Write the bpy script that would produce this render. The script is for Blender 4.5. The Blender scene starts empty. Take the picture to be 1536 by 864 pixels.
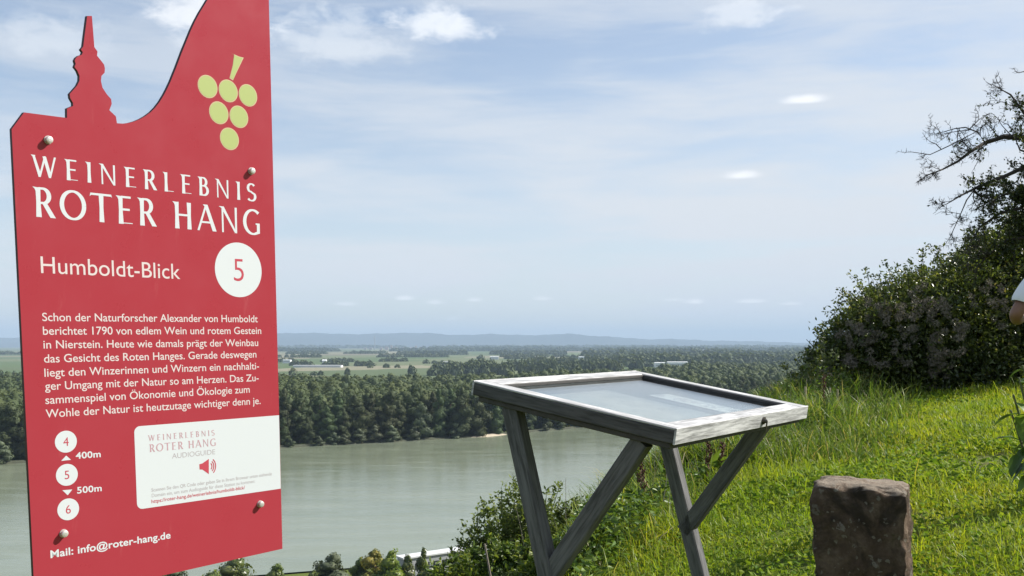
import bpy, bmesh, math, random
import numpy as np
from mathutils import Vector, Matrix

R = math.radians
scn = bpy.context.scene
col = scn.collection
random.seed(7)
rng = np.random.default_rng(11)

# ------------------------------------------------------------------ camera, sky, sun, exposure
EYE = 1.4
cam_d = bpy.data.cameras.new('camera'); cam = bpy.data.objects.new('camera', cam_d); col.objects.link(cam)
cam.location = (0, 0, EYE); cam.rotation_euler = (R(90 + 3.2), 0, 0)
cam_d.sensor_width = 36; cam_d.lens = 36 * 1500 / 1536
cam_d.clip_start = 0.05; cam_d.clip_end = 200000
scn.camera = cam

SUN_AZ, SUN_EL = 78.0, 41.0          # azimuth clockwise from straight ahead (+Y)
SKY_STRENGTH, SUN_STRENGTH, EXPOSURE = 0.082, 4.9, 0.88
scn.view_settings.view_transform = 'Standard'; scn.view_settings.look = 'None'
scn.view_settings.gamma = 1; scn.view_settings.use_curve_mapping = False
scn.view_settings.exposure = EXPOSURE

sun_d = bpy.data.lights.new('sun', 'SUN'); sun = bpy.data.objects.new('sun', sun_d); col.objects.link(sun)
sun_d.energy = SUN_STRENGTH; sun_d.angle = R(0.5); sun_d.color = (1.0, 0.95, 0.87)
sdir = Vector((math.sin(R(SUN_AZ)) * math.cos(R(SUN_EL)), math.cos(R(SUN_AZ)) * math.cos(R(SUN_EL)), math.sin(R(SUN_EL))))
sun.rotation_euler = sdir.to_track_quat('Z', 'Y').to_euler(); sun.location = (20, 0, 30)


class NT:
    """small helper round a node tree"""
    def __init__(s, tree): s.t = tree; s.n = tree.nodes; s.l = tree.links
    def add(s, typ, **kw):
        n = s.n.new(typ)
        for k, v in kw.items():
            if k.startswith('i_'):
                n.inputs[int(k[2:])].default_value = v
            else: setattr(n, k, v)
        return n
    def val(s, sock, x):
        if isinstance(x, bpy.types.NodeSocket): s.l.new(x, sock)
        elif x is not None: sock.default_value = x
    def math(s, op, a, b=None, c=None, clamp=False):
        n = s.n.new('ShaderNodeMath'); n.operation = op; n.use_clamp = clamp
        s.val(n.inputs[0], a); s.val(n.inputs[1], b)
        if c is not None: s.val(n.inputs[2], c)
        return n.outputs[0]
    def mix(s, f, a, b):
        n = s.n.new('ShaderNodeMix'); n.data_type = 'RGBA'
        s.val(n.inputs[0], f); s.val(n.inputs[6], a); s.val(n.inputs[7], b)
        return n.outputs[2]
    def ramp(s, f, stops, interp='LINEAR'):
        n = s.n.new('ShaderNodeValToRGB'); n.color_ramp.interpolation = interp
        el = n.color_ramp.elements
        while len(el) < len(stops): el.new(0.5)
        for e, (p, c) in zip(el, stops):
            e.position = p; e.color = c if len(c) == 4 else (*c, 1)
        s.val(n.inputs[0], f); return n.outputs[0]
    def smooth(s, f, a, b):
        n = s.n.new('ShaderNodeMapRange'); n.interpolation_type = 'SMOOTHSTEP'; n.clamp = True
        s.val(n.inputs[0], f); n.inputs[1].default_value = a; n.inputs[2].default_value = b
        return n.outputs[0]
    def noise(s, vec, scale, detail=4, rough=0.55, dist=0.0):
        n = s.n.new('ShaderNodeTexNoise')
        if vec is not None: s.l.new(vec, n.inputs['Vector'])
        n.inputs['Scale'].default_value = scale; n.inputs['Detail'].default_value = detail
        n.inputs['Roughness'].default_value = rough; n.inputs['Distortion'].default_value = dist
        return n.outputs['Fac']
    def mapping(s, vec, scale=(1, 1, 1), rot=(0, 0, 0), loc=(0, 0, 0)):
        n = s.n.new('ShaderNodeMapping'); s.l.new(vec, n.inputs[0])
        n.inputs['Location'].default_value = loc; n.inputs['Rotation'].default_value = rot; n.inputs['Scale'].default_value = scale
        return n.outputs[0]


def build_world():
    w = bpy.data.worlds.new('World'); scn.world = w; w.use_nodes = True
    t = NT(w.node_tree); t.n.clear()
    out = t.add('ShaderNodeOutputWorld'); bg = t.add('ShaderNodeBackground'); bg.inputs[1].default_value = SKY_STRENGTH
    t.l.new(bg.outputs[0], out.inputs[0])
    sky = t.add('ShaderNodeTexSky'); sky.sky_type = 'NISHITA'; sky.sun_disc = False
    sky.sun_elevation = R(SUN_EL); sky.sun_rotation = R(SUN_AZ)
    sky.altitude = 150; sky.air_density = 1.0; sky.dust_density = 0.6; sky.ozone_density = 2.0
    tc = t.add('ShaderNodeTexCoord'); sep = t.add('ShaderNodeSeparateXYZ'); t.l.new(tc.outputs['Generated'], sep.inputs[0])
    X, Y, Z = sep.outputs
    az = t.math('ARCTAN2', X, Y); el = t.math('ARCSINE', Z)
    cmb = t.add('ShaderNodeCombineXYZ'); t.l.new(az, cmb.inputs[0]); t.l.new(el, cmb.inputs[1])
    ae = cmb.outputs[0]
    base = sky.outputs[0]
    # thin veil of high cloud: whiter low down, streaks that climb to the right
    st = t.mapping(ae, scale=(1.5, 9.0, 1), rot=(0, 0, R(-13)), loc=(3.1, 0.4, 0))
    n1 = t.noise(st, 2.3, 6, 0.55, 0.35)
    st2 = t.mapping(ae, scale=(3.0, 22.0, 1), rot=(0, 0, R(-17)), loc=(7.7, 2.0, 0))
    n2 = t.noise(st2, 1.9, 5, 0.6, 0.2)
    streak = t.smooth(t.math('ADD', t.math('MULTIPLY', n1, 0.72), t.math('MULTIPLY', n2, 0.28)), 0.36, 0.62)
    low = t.smooth(el, 0.45, 0.02)
    side = t.smooth(az, -0.55, 0.50)                      # more veil towards the sun
    veil = t.math('ADD', t.math('MULTIPLY', low, 0.46), t.math('MULTIPLY', side, 0.22))
    veil = t.math('ADD', veil, t.math('MULTIPLY', streak, 0.46), clamp=True)
    veil = t.math('MULTIPLY', veil, t.smooth(el, -0.2, 0.0))
    c = t.mix(veil, base, (5.2, 5.48, 5.85, 1))
    # separate clouds: azimuth, elevation, half width, half height (px), strength
    def cloud(px, py, wx, wy, k, edge, col_):
        nonlocal c
        a0 = math.atan((px - 768) / 1500); e0 = math.atan((432 - py) / 1500) * 0.97 + R(3.2)
        da = t.math('DIVIDE', t.math('SUBTRACT', az, a0), wx / 1560)
        de = t.math('DIVIDE', t.math('SUBTRACT', el, e0), wy / 1560)
        de = t.math('MULTIPLY', de, t.math('ADD', 1.0, t.math('MULTIPLY', t.math('LESS_THAN', de, 0), 0.9)))  # flatter underside
        d = t.math('SQRT', t.math('ADD', t.math('MULTIPLY', da, da), t.math('MULTIPLY', de, de)))
        d = t.math('ADD', d, t.math('MULTIPLY', t.math('SUBTRACT', puff, 0.5), edge))
        c = t.mix(t.math('MULTIPLY', t.smooth(d, 1.0, 0.15), k), c, col_)
    pv = t.mapping(ae, scale=(34, 58, 1))
    puff = t.noise(pv, 1.0, 6, 0.6, 0.3)
    white, soft, grey = (7.0, 7.15, 7.4, 1), (6.5, 6.8, 7.2, 1), (5.7, 6.1, 6.6, 1)
    cloud(500, 60, 130, 70, 0.55, 2.2, grey)
    cloud(655, 30, 95, 46, 0.85, 1.7, soft); cloud(680, 38, 60, 38, 0.32, 1.8, white)
    cloud(275, 35, 80, 48, 0.8, 1.7, white); cloud(330, 70, 90, 60, 0.6, 2.0, soft)
    cloud(1120, 25, 80, 42, 0.5, 2.4, soft); cloud(60, 95, 120, 50, 0.45, 2.4, grey)
    cloud(1208, 157, 46, 12, 1.0, 0.9, white); cloud(1113, 265, 42, 12, 1.0, 1.0, white)
    for (px, py, wx, wy, k) in ((607, 449, 19, 6, .8), (652, 455, 20, 6, .6), (712, 451, 18, 6, .7), (517, 458, 24, 5, .6), (815, 449, 22, 5, .55),
                                (1042, 455, 24, 7, .9), (1128, 455, 34, 5, .7), (1186, 459, 22, 4, .6), (678, 480, 20, 5, .35), (1010, 452, 26, 4, .4)):
        cloud(px, py, wx, wy * 1.15, min(1, k * 1.1), 0.9, white)
    t.l.new(c, bg.inputs[0])


build_world()
cy = scn.cycles
cy.use_denoising = True
try: cy.denoiser = 'OPENIMAGEDENOISE'
except Exception: pass
cy.max_bounces = 8; cy.diffuse_bounces = 3; cy.glossy_bounces = 3; cy.transmission_bounces = 4; cy.transparent_max_bounces = 8; cy.volume_bounces = 0
cy.caustics_reflective = False; cy.caustics_refractive = False

# ------------------------------------------------------------------ materials
def new_mat(name):
    m = bpy.data.materials.new(name); m.use_nodes = True
    t = NT(m.node_tree); t.n.clear()
    out = t.add('ShaderNodeOutputMaterial'); return m, t, out

def plain(name, c, rough=0.5, metal=0.0, var=0.0, scale=20.0, bump=0.0):
    m, t, out = new_mat(name)
    b = t.add('ShaderNodeBsdfPrincipled'); b.inputs['Roughness'].default_value = rough; b.inputs['Metallic'].default_value = metal
    tc = t.add('ShaderNodeTexCoord')
    if var > 0:
        n = t.noise(tc.outputs['Object'], scale, 5, 0.6)
        lo = tuple(x * (1 - var) for x in c); hi = tuple(min(1, x * (1 + var)) for x in c)
        t.l.new(t.ramp(n, [(0.25, lo), (0.75, hi)]), b.inputs['Base Color'])
    else: b.inputs['Base Color'].default_value = (*c, 1)
    if bump > 0:
        bp = t.add('ShaderNodeBump'); bp.inputs['Strength'].default_value = bump; bp.inputs['Distance'].default_value = 0.01
        t.l.new(t.noise(tc.outputs['Object'], scale * 2, 6, 0.65), bp.inputs['Height']); t.l.new(bp.outputs[0], b.inputs['Normal'])
    t.l.new(b.outputs[0], out.inputs[0]); return m

def leafy(name, stops, transl=0.35, rough=0.5, tint=(1.25, 1.2, 0.6), obj_var=0.0, spec=0.3, pos=None):
    """leaf material: colour differs from leaf to leaf, part of the light shines through"""
    m, t, out = new_mat(name)
    geo = t.add('ShaderNodeNewGeometry')
    c = t.ramp(geo.outputs['Random Per Island'], stops)
    if pos is not None:      # stands of different plants: colour drifts from place to place
        sc_, lo, hi = pos
        k = t.smooth(t.noise(geo.outputs['Position'], sc_, 3, 0.6), 0.36, 0.64)
        tint_ = t.mix(k, (*lo, 1), (*hi, 1))
        mm = t.add('ShaderNodeMix'); mm.data_type = 'RGBA'; mm.blend_type = 'MULTIPLY'; mm.inputs[0].default_value = 1
        t.l.new(c, mm.inputs[6]); t.l.new(tint_, mm.inputs[7]); c = mm.outputs[2]
    if obj_var > 0:
        oi = t.add('ShaderNodeObjectInfo')
        hsv = t.add('ShaderNodeHueSaturation')
        t.l.new(c, hsv.inputs['Color'])
        t.l.new(t.math('ADD', 0.5 - obj_var * 0.06, t.math('MULTIPLY', oi.outputs['Random'], obj_var * 0.12)), hsv.inputs['Hue'])
        t.l.new(t.math('ADD', 1 - obj_var / 2, t.math('MULTIPLY', oi.outputs['Random'], obj_var)), hsv.inputs['Value'])
        c = hsv.outputs[0]
    b = t.add('ShaderNodeBsdfPrincipled'); b.inputs['Roughness'].default_value = rough
    b.inputs['Specular IOR Level'].default_value = spec
    t.l.new(c, b.inputs['Base Color'])
    tr = t.add('ShaderNodeBsdfTranslucent')
    mu = t.add('ShaderNodeMix'); mu.data_type = 'RGBA'; mu.blend_type = 'MULTIPLY'; mu.inputs[0].default_value = 1
    t.l.new(c, mu.inputs[6]); mu.inputs[7].default_value = (*tint, 1)
    t.l.new(mu.outputs[2], tr.inputs[0])
    mx = t.add('ShaderNodeMixShader'); mx.inputs[0].default_value = transl
    t.l.new(b.outputs[0], mx.inputs[1]); t.l.new(tr.outputs[0], mx.inputs[2]); t.l.new(mx.outputs[0], out.inputs[0])
    return m

def ground_mat():
    m, t, out = new_mat('ground_soil_and_fields')
    b = t.add('ShaderNodeBsdfPrincipled'); b.inputs['Roughness'].default_value = 0.95; b.inputs['Specular IOR Level'].default_value = 0.1
    geo = t.add('ShaderNodeNewGeometry'); P = geo.outputs['Position']
    near = t.ramp(t.noise(P, 1.7, 7, 0.65), [(0.32, (0.055, 0.075, 0.015)), (0.52, (0.10, 0.13, 0.025)), (0.66, (0.10, 0.085, 0.045)), (0.8, (0.16, 0.115, 0.07))])
    # farm fields on the plain: long irregular strips
    fm = t.mapping(P, scale=(1 / 420, 1 / 900, 1), rot=(0, 0, R(24)))
    v = t.add('ShaderNodeTexVoronoi'); v.voronoi_dimensions = '2D'; v.distance = 'CHEBYCHEV'; t.l.new(fm, v.inputs['Vector']); v.inputs['Scale'].default_value = 1.0
    sepc = t.add('ShaderNodeSeparateColor'); t.l.new(v.outputs['Color'], sepc.inputs[0])
    f = t.ramp(sepc.outputs[0], [(0.0, (0.085, 0.115, 0.050)), (0.22, (0.13, 0.15, 0.075)), (0.42, (0.20, 0.19, 0.125)), (0.6, (0.08, 0.12, 0.045)), (0.78, (0.24, 0.22, 0.15)), (0.9, (0.15, 0.13, 0.095))], 'CONSTANT')
    f = t.mix(t.math('MULTIPLY', t.noise(P, 0.01, 4, 0.6), 0.5), f, (0.085, 0.10, 0.055, 1))
    ln = t.add('ShaderNodeVectorMath', operation='LENGTH'); t.l.new(P, ln.inputs[0])
    c = t.mix(t.smooth(ln.outputs['Value'], 900, 1300), near, f)
    t.l.new(c, b.inputs['Base Color'])
    bp = t.add('ShaderNodeBump'); bp.inputs['Strength'].default_value = 0.6; bp.inputs['Distance'].default_value = 0.03
    t.l.new(t.noise(P, 9, 6, 0.7), bp.inputs['Height']); t.l.new(bp.outputs[0], b.inputs['Normal'])
    t.l.new(b.outputs[0], out.inputs[0]); return m

def water_mat():
    m, t, out = new_mat('river_water')
    b = t.add('ShaderNodeBsdfPrincipled')
    geo = t.add('ShaderNodeNewGeometry'); P = geo.outputs['Position']
    lm = t.mapping(P, scale=(1 / 90, 1 / 22, 1), rot=(0, 0, R(-38)))
    n = t.noise(lm, 1.0, 5, 0.6, 0.4)
    t.l.new(t.ramp(n, [(0.3, (0.140, 0.165, 0.112)), (0.7, (0.190, 0.212, 0.152))]), b.inputs['Base Color'])
    t.l.new(t.ramp(t.noise(lm, 2.7, 4, 0.6, 0.3), [(0.35, (0.08,) * 3), (0.65, (0.22,) * 3)]), b.inputs['Roughness'])
    b.inputs['IOR'].default_value = 1.333
    bp = t.add('ShaderNodeBump'); bp.inputs['Strength'].default_value = 0.35; bp.inputs['Distance'].default_value = 0.25
    t.l.new(t.noise(t.mapping(P, scale=(0.5, 1.1, 1), rot=(0, 0, R(-38))), 0.6, 4, 0.6), bp.inputs['Height']); t.l.new(bp.outputs[0], b.inputs['Normal'])
    t.l.new(b.outputs[0], out.inputs[0]); return m

def wood_mat(name='weathered_grey_painted_wood', k=1.0):
    """grey paint weathered thin over wood, with grain along X of the board's own coordinates (uv)"""
    m, t, out = new_mat(name)
    b = t.add('ShaderNodeBsdfPrincipled'); b.inputs['Roughness'].default_value = 0.6; b.inputs['Specular IOR Level'].default_value = 0.28
    uv = t.add('ShaderNodeUVMap'); U = uv.outputs[0]
    g = t.noise(t.mapping(U, scale=(11, 130, 1)), 1.0, 7, 0.65, 0.6)
    g2 = t.noise(t.mapping(U, scale=(5, 34, 1)), 1.0, 4, 0.6, 0.3)
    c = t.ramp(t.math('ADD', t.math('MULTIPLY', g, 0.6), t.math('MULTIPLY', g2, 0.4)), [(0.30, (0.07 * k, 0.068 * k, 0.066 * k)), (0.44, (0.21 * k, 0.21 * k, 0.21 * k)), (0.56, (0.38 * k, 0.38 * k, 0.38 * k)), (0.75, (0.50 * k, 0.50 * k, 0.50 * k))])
    worn = t.smooth(t.noise(t.mapping(U, scale=(9, 60, 1)), 1.0, 5, 0.7), 0.66, 0.74)
    c = t.mix(t.math('MULTIPLY', worn, 0.75), c, (0.12, 0.085, 0.06, 1))
    t.l.new(c, b.inputs['Base Color'])
    bp = t.add('ShaderNodeBump'); bp.inputs['Strength'].default_value = 0.5; bp.inputs['Distance'].default_value = 0.0015
    t.l.new(g, bp.inputs['Height']); t.l.new(bp.outputs[0], b.inputs['Normal'])
    t.l.new(b.outputs[0], out.inputs[0]); return m

def stone_mat():
    m, t, out = new_mat('lichen_spotted_sandstone')
    b = t.add('ShaderNodeBsdfPrincipled'); b.inputs['Roughness'].default_value = 0.95; b.inputs['Specular IOR Level'].default_value = 0.15
    tc = t.add('ShaderNodeTexCoord'); P = tc.outputs['Object']
    c = t.ramp(t.noise(P, 9, 8, 0.7), [(0.3, (0.06, 0.043, 0.032)), (0.5, (0.15, 0.105, 0.075)), (0.64, (0.25, 0.185, 0.135)), (0.78, (0.36, 0.30, 0.23))])
    dark = t.smooth(t.noise(P, 5.5, 5, 0.7, 0.5), 0.47, 0.62)
    c = t.mix(t.math('MULTIPLY', dark, 0.75), c, (0.030, 0.026, 0.022, 1))
    moss = t.smooth(t.noise(t.mapping(P, loc=(3, 5, 1)), 8, 5, 0.65), 0.58, 0.70)
    c = t.mix(t.math('MULTIPLY', moss, 0.8), c, (0.065, 0.075, 0.025, 1))
    gn = t.add('ShaderNodeNewGeometry'); sn = t.add('ShaderNodeSeparateXYZ'); t.l.new(gn.outputs['True Normal'], sn.inputs[0])
    top_light = t.math('MULTIPLY', t.smooth(sn.outputs[2], 0.55, 0.9), t.smooth(t.noise(P, 16, 5, 0.7), 0.32, 0.55))   # sunlight on the flat top painted in as a paler tone
    c = t.mix(t.math('MULTIPLY', top_light, 0.75), c, (0.40, 0.34, 0.27, 1))
    # round pale lichens
    wv = t.add('ShaderNodeVectorMath', operation='ADD'); nn = t.add('ShaderNodeTexNoise'); t.l.new(P, nn.inputs['Vector']); nn.inputs['Scale'].default_value = 40
    sc = t.add('ShaderNodeVectorMath', operation='SCALE'); t.l.new(nn.outputs['Color'], sc.inputs[0]); sc.inputs['Scale'].default_value = 0.03
    t.l.new(P, wv.inputs[0]); t.l.new(sc.outputs[0], wv.inputs[1])
    for scale_, r_, thr, cc, seed in ((13, 0.36, 0.55, (0.27, 0.245, 0.21), 0.0), (22, 0.36, 0.5, (0.34, 0.31, 0.27), 9.0), (46, 0.36, 0.45, (0.30, 0.27, 0.22), 4.0)):
        v = t.add('ShaderNodeTexVoronoi'); t.l.new(t.mapping(wv.outputs[0], loc=(seed, seed, seed)), v.inputs['Vector']); v.inputs['Scale'].default_value = scale_
        sp = t.add('ShaderNodeSeparateColor'); t.l.new(v.outputs['Color'], sp.inputs[0])
        rad = t.math('MULTIPLY', t.smooth(sp.outputs[0], thr, 1.0), r_)
        k = t.smooth(t.math('SUBTRACT', v.outputs['Distance'], rad), 0.03, -0.03)
        k = t.math('MULTIPLY', k, t.math('GREATER_THAN', rad, 0.05)); k = t.math('MULTIPLY', k, t.smooth(t.noise(P, 90, 4, 0.7), 0.36, 0.52))
        c = t.mix(t.math('MULTIPLY', k, 0.8), c, (*cc, 1))
    t.l.new(c, b.inputs['Base Color'])
    bp = t.add('ShaderNodeBump'); bp.inputs['Strength'].default_value = 1.0; bp.inputs['Distance'].default_value = 0.035
    t.l.new(t.noise(P, 24, 10, 0.78), bp.inputs['Height']); t.l.new(bp.outputs[0], b.inputs['Normal'])
    t.l.new(b.outputs[0], out.inputs[0]); return m

def glass_mat():
    m, t, out = new_mat('clear_glass')
    geo = t.add('ShaderNodeNewGeometry'); dt = t.add('ShaderNodeVectorMath', operation='DOT_PRODUCT')
    t.l.new(geo.outputs['Normal'], dt.inputs[0]); t.l.new(geo.outputs['Incoming'], dt.inputs[1])
    k = t.math('POWER', t.math('SUBTRACT', 1.0, t.math('ABSOLUTE', dt.outputs['Value'])), 5.0)
    fres = t.math('ADD', 0.04, t.math('MULTIPLY', k, 0.96), clamp=True)      # Schlick reflectance
    tr = t.add('ShaderNodeBsdfTransparent'); tr.inputs[0].default_value = (0.93, 0.96, 0.95, 1)
    gl = t.add('ShaderNodeBsdfGlossy'); gl.inputs['Roughness'].default_value = 0.03
    mx = t.add('ShaderNodeMixShader'); t.l.new(fres, mx.inputs[0]); t.l.new(tr.outputs[0], mx.inputs[1]); t.l.new(gl.outputs[0], mx.inputs[2])
    t.l.new(mx.outputs[0], out.inputs[0]); return m

def paper_mat():
    """printed sheet: pale paper with faded grey rows of print"""
    m, t, out = new_mat('printed_paper')
    b = t.add('ShaderNodeBsdfPrincipled'); b.inputs['Roughness'].default_value = 0.8
    uv = t.add('ShaderNodeUVMap'); U = uv.outputs[0]
    c = t.ramp(t.noise(t.mapping(U, scale=(7, 9, 1)), 1.0, 6, 0.7), [(0.35, (0.36, 0.37, 0.37)), (0.6, (0.50, 0.51, 0.51)), (0.75, (0.58, 0.58, 0.57))])
    t.l.new(c, b.inputs['Base Color']); t.l.new(b.outputs[0], out.inputs[0]); return m

def red_mat():
    m, t, out = new_mat('red_sign_face')
    b = t.add('ShaderNodeBsdfPrincipled'); b.inputs['Roughness'].default_value = 0.38; b.inputs['Specular IOR Level'].default_value = 0.35
    tc = t.add('ShaderNodeTexCoord'); P = tc.outputs['Object']
    c = t.mix(t.math('MULTIPLY', t.noise(P, 3.0, 5, 0.6), 0.25), (0.36, 0.036, 0.054, 1), (0.42, 0.050, 0.068, 1))
    dust = t.smooth(t.noise(t.mapping(P, scale=(40, 40, 6)), 1.0, 5, 0.7), 0.60, 0.80)
    c = t.mix(t.math('MULTIPLY', dust, 0.16), c, (0.62, 0.25, 0.24, 1))
    t.l.new(c, b.inputs['Base Color'])
    t.l.new(t.ramp(t.noise(P, 14, 5, 0.6), [(0.3, (0.24,) * 3), (0.7, (0.42,) * 3)]), b.inputs['Roughness'])
    t.l.new(b.outputs[0], out.inputs[0]); return m

M = {}
M['ground'] = ground_mat(); M['water'] = water_mat(); M['wood'] = wood_mat(k=1.35); M['leg_wood'] = wood_mat('darker_weathered_leg_wood', 0.34); M['shaded_side_wood'] = wood_mat('shade_dark_side_wood', 0.24); M['wood'].name = 'lit_painted_wood'; M['stone'] = stone_mat(); M['glass'] = glass_mat(); M['paper'] = paper_mat(); M['red'] = red_mat()  # side wood darkened to stand for shade; frame wood is its lit copy
M['sign_edge'] = plain('dark_sign_edge', (0.05, 0.012, 0.016), 0.6)
M['white'] = plain('white_print', (0.62, 0.65, 0.68), 0.45)
M['pink'] = plain('pale_print', (0.66, 0.58, 0.58), 0.45)
M['red_print'] = plain('red_print', (0.48, 0.06, 0.09), 0.45)
M['grey_print'] = plain('grey_print', (0.42, 0.38, 0.40), 0.5)
M['mauve_print'] = plain('mauve_print', (0.50, 0.30, 0.34), 0.5)
M['grape'] = plain('yellow_green_print', (0.40, 0.46, 0.17), 0.45)
M['grape_rim'] = plain('pale_print_rim', (0.55, 0.42, 0.26), 0.45)
M['steel'] = plain('stainless_steel', (0.68, 0.66, 0.63), 0.42, 0.55, 0.12, 60)
M['galv'] = plain('galvanised_post', (0.42, 0.43, 0.44), 0.5, 0.7, 0.15, 30)
M['lock'] = plain('tarnished_lock', (0.10, 0.09, 0.08), 0.4, 0.8)
M['base_and_shade'] = plain('dark_board_and_shade', (0.055, 0.052, 0.05), 0.7, 0, 0.3, 30)  # base board's own dark; also serves as painted shade inside the rim
M['inner'] = plain('pale_backing_board', (0.22, 0.23, 0.25), 0.8, 0, 0.06, 9)
M['grass'] = leafy('grass_blade', [(0.0, (0.18, 0.25, 0.023)), (0.35, (0.235, 0.31, 0.028)), (0.7, (0.29, 0.355, 0.036)), (0.95, (0.34, 0.37, 0.055)), (1.0, (0.36, 0.32, 0.12))], 0.5, 0.45, (1.25, 1.2, 0.45), pos=(1.1, (0.72, 0.84, 0.9), (1.18, 1.08, 1.0)))
M['lawn_leaf'] = leafy('lawn_leaf', [(0.0, (0.07, 0.14, 0.02)), (0.5, (0.14, 0.22, 0.025)), (1.0, (0.22, 0.28, 0.04))], 0.42, 0.65, (1.25, 1.2, 0.45), spec=0.12)
M['tall_grass'] = leafy('tall_grass_blade', [(0.0, (0.07, 0.13, 0.025)), (0.5, (0.12, 0.19, 0.03)), (0.85, (0.20, 0.25, 0.05)), (0.96, (0.36, 0.30, 0.15)), (1.0, (0.42, 0.36, 0.22))], 0.45, 0.45, (1.2, 1.2, 0.5))
M['weed_leaf'] = leafy('weed_leaf', [(0.0, (0.045, 0.085, 0.018)), (0.6, (0.085, 0.15, 0.025)), (1.0, (0.15, 0.21, 0.04))], 0.35, 0.4)
M['bush_leaf'] = leafy('bush_leaf', [(0.0, (0.038, 0.058, 0.018)), (0.6, (0.072, 0.102, 0.031)), (0.92, (0.13, 0.165, 0.05)), (1.0, (0.21, 0.20, 0.09))], 0.36, 0.35, spec=0.5, pos=(1.6, (0.8, 0.85, 0.85), (1.3, 1.2, 1.0)))
M['shrub_leaf'] = leafy('shrub_leaf', [(0.0, (0.075, 0.11, 0.034)), (0.6, (0.13, 0.18, 0.05)), (1.0, (0.20, 0.24, 0.07))], 0.45, 0.4)
M['bright_leaf'] = leafy('bright_leaf', [(0.0, (0.06, 0.11, 0.02)), (0.5, (0.12, 0.18, 0.03)), (1.0, (0.22, 0.27, 0.05))], 0.42, 0.4)
M['bramble_leaf'] = leafy('bramble_leaf', [(0.0, (0.045, 0.08, 0.018)), (0.6, (0.09, 0.14, 0.03)), (1.0, (0.20, 0.24, 0.05))], 0.4, 0.4, pos=(2.5, (0.7, 0.8, 0.85), (1.25, 1.15, 1.0)))
M['big_leaf'] = leafy('big_leaf', [(0.0, (0.05, 0.10, 0.02)), (0.6, (0.09, 0.16, 0.03)), (1.0, (0.16, 0.25, 0.04))], 0.4, 0.35)
M['tree_leaf'] = leafy('thorn_tree_leaf', [(0.0, (0.028, 0.042, 0.013)), (0.7, (0.055, 0.078, 0.022)), (1.0, (0.10, 0.11, 0.035))], 0.3, 0.4)
M['forest'] = leafy('woodland_foliage', [(0.0, (0.056, 0.076, 0.031)), (0.5, (0.064, 0.086, 0.035)), (1.0, (0.074, 0.097, 0.040))], 0.25, 0.75, obj_var=0.6)
M['forest_mass'] = leafy('far_woodland_foliage', [(0.0, (0.060, 0.080, 0.030)), (0.5, (0.066, 0.088, 0.033)), (1.0, (0.074, 0.097, 0.036))], 0.25, 0.75, pos=(1 / 40, (0.80, 0.88, 0.92), (1.18, 1.12, 1.0)))
M['willow'] = leafy('willow_foliage', [(0.0, (0.055, 0.070, 0.038)), (1.0, (0.095, 0.115, 0.062))], 0.25, 0.6, obj_var=0.4)
M['yellowing'] = leafy('yellowing_foliage', [(0.0, (0.09, 0.10, 0.02)), (0.6, (0.17, 0.17, 0.03)), (1.0, (0.24, 0.20, 0.04))], 0.25, 0.6)
M['bark'] = plain('grey_brown_bark', (0.10, 0.075, 0.055), 0.9, 0, 0.4, 25, 0.6)
M['dark_bark'] = plain('dark_bark', (0.045, 0.036, 0.030), 0.9, 0, 0.4, 40, 0.5)
M['green_stem'] = plain('green_stem', (0.10, 0.12, 0.045), 0.7, 0, 0.3, 30)
M['dock'] = plain('red_brown_seed_stalk', (0.10, 0.042, 0.028), 0.8, 0, 0.4, 40)
M['dry'] = plain('dry_straw_stalk', (0.42, 0.35, 0.24), 0.8, 0, 0.3, 30)
M['seed'] = plain('fluffy_seed_head', (0.21, 0.185, 0.15), 0.95, 0, 0.3, 12)
M['stake'] = plain('weathered_stake', (0.20, 0.17, 0.14), 0.9, 0, 0.3, 30)
M['sand'] = plain('pale_sand', (0.42, 0.36, 0.27), 0.95, 0, 0.15, 0.2)
M['bank'] = plain('dark_bank_soil', (0.045, 0.05, 0.028), 0.95, 0, 0.4, 0.3)
M['road'] = plain('pale_asphalt', (0.16, 0.16, 0.155), 0.9, 0, 0.15, 0.5)
M['kerb'] = plain('pale_concrete', (0.46, 0.45, 0.43), 0.9, 0, 0.1, 0.5)
M['bwhite'] = plain('white_roof_sheet', (0.72, 0.73, 0.74), 0.6, 0, 0.06, 0.3)
M['roof_pale'] = plain('weathered_white_roof', (0.50, 0.51, 0.52), 0.7, 0, 0.12, 0.6)
M['bgrey'] = plain('grey_wall', (0.30, 0.31, 0.32), 0.8, 0, 0.1, 0.3)
M['bpink'] = plain('pinkish_render', (0.42, 0.33, 0.29), 0.8, 0, 0.1, 0.1)
M['window'] = plain('dark_window', (0.03, 0.035, 0.04), 0.15)
M['tile'] = plain('red_roof_tile', (0.26, 0.10, 0.07), 0.8, 0, 0.2, 0.5)
M['hills'] = plain('wooded_hill', (0.022, 0.040, 0.045), 0.95, 0, 0.25, 0.002)
M['skin'] = plain('skin', (0.22, 0.11, 0.07), 0.5, 0, 0.08, 30)
M['shirt'] = plain('white_cotton', (0.78, 0.79, 0.81), 0.85, 0, 0.03, 30, 0.1)
M['trouser'] = plain('navy_cotton', (0.03, 0.035, 0.055), 0.85, 0, 0.15, 60)
M['hair'] = plain('brown_hair', (0.05, 0.032, 0.02), 0.6, 0, 0.3, 90)
M['shoe'] = plain('grey_shoe', (0.12, 0.12, 0.125), 0.7, 0, 0.2, 40)

# ------------------------------------------------------------------ mesh helpers
def link(o, parent=None):
    col.objects.link(o)
    if parent is not None: o.parent = parent
    return o

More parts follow.
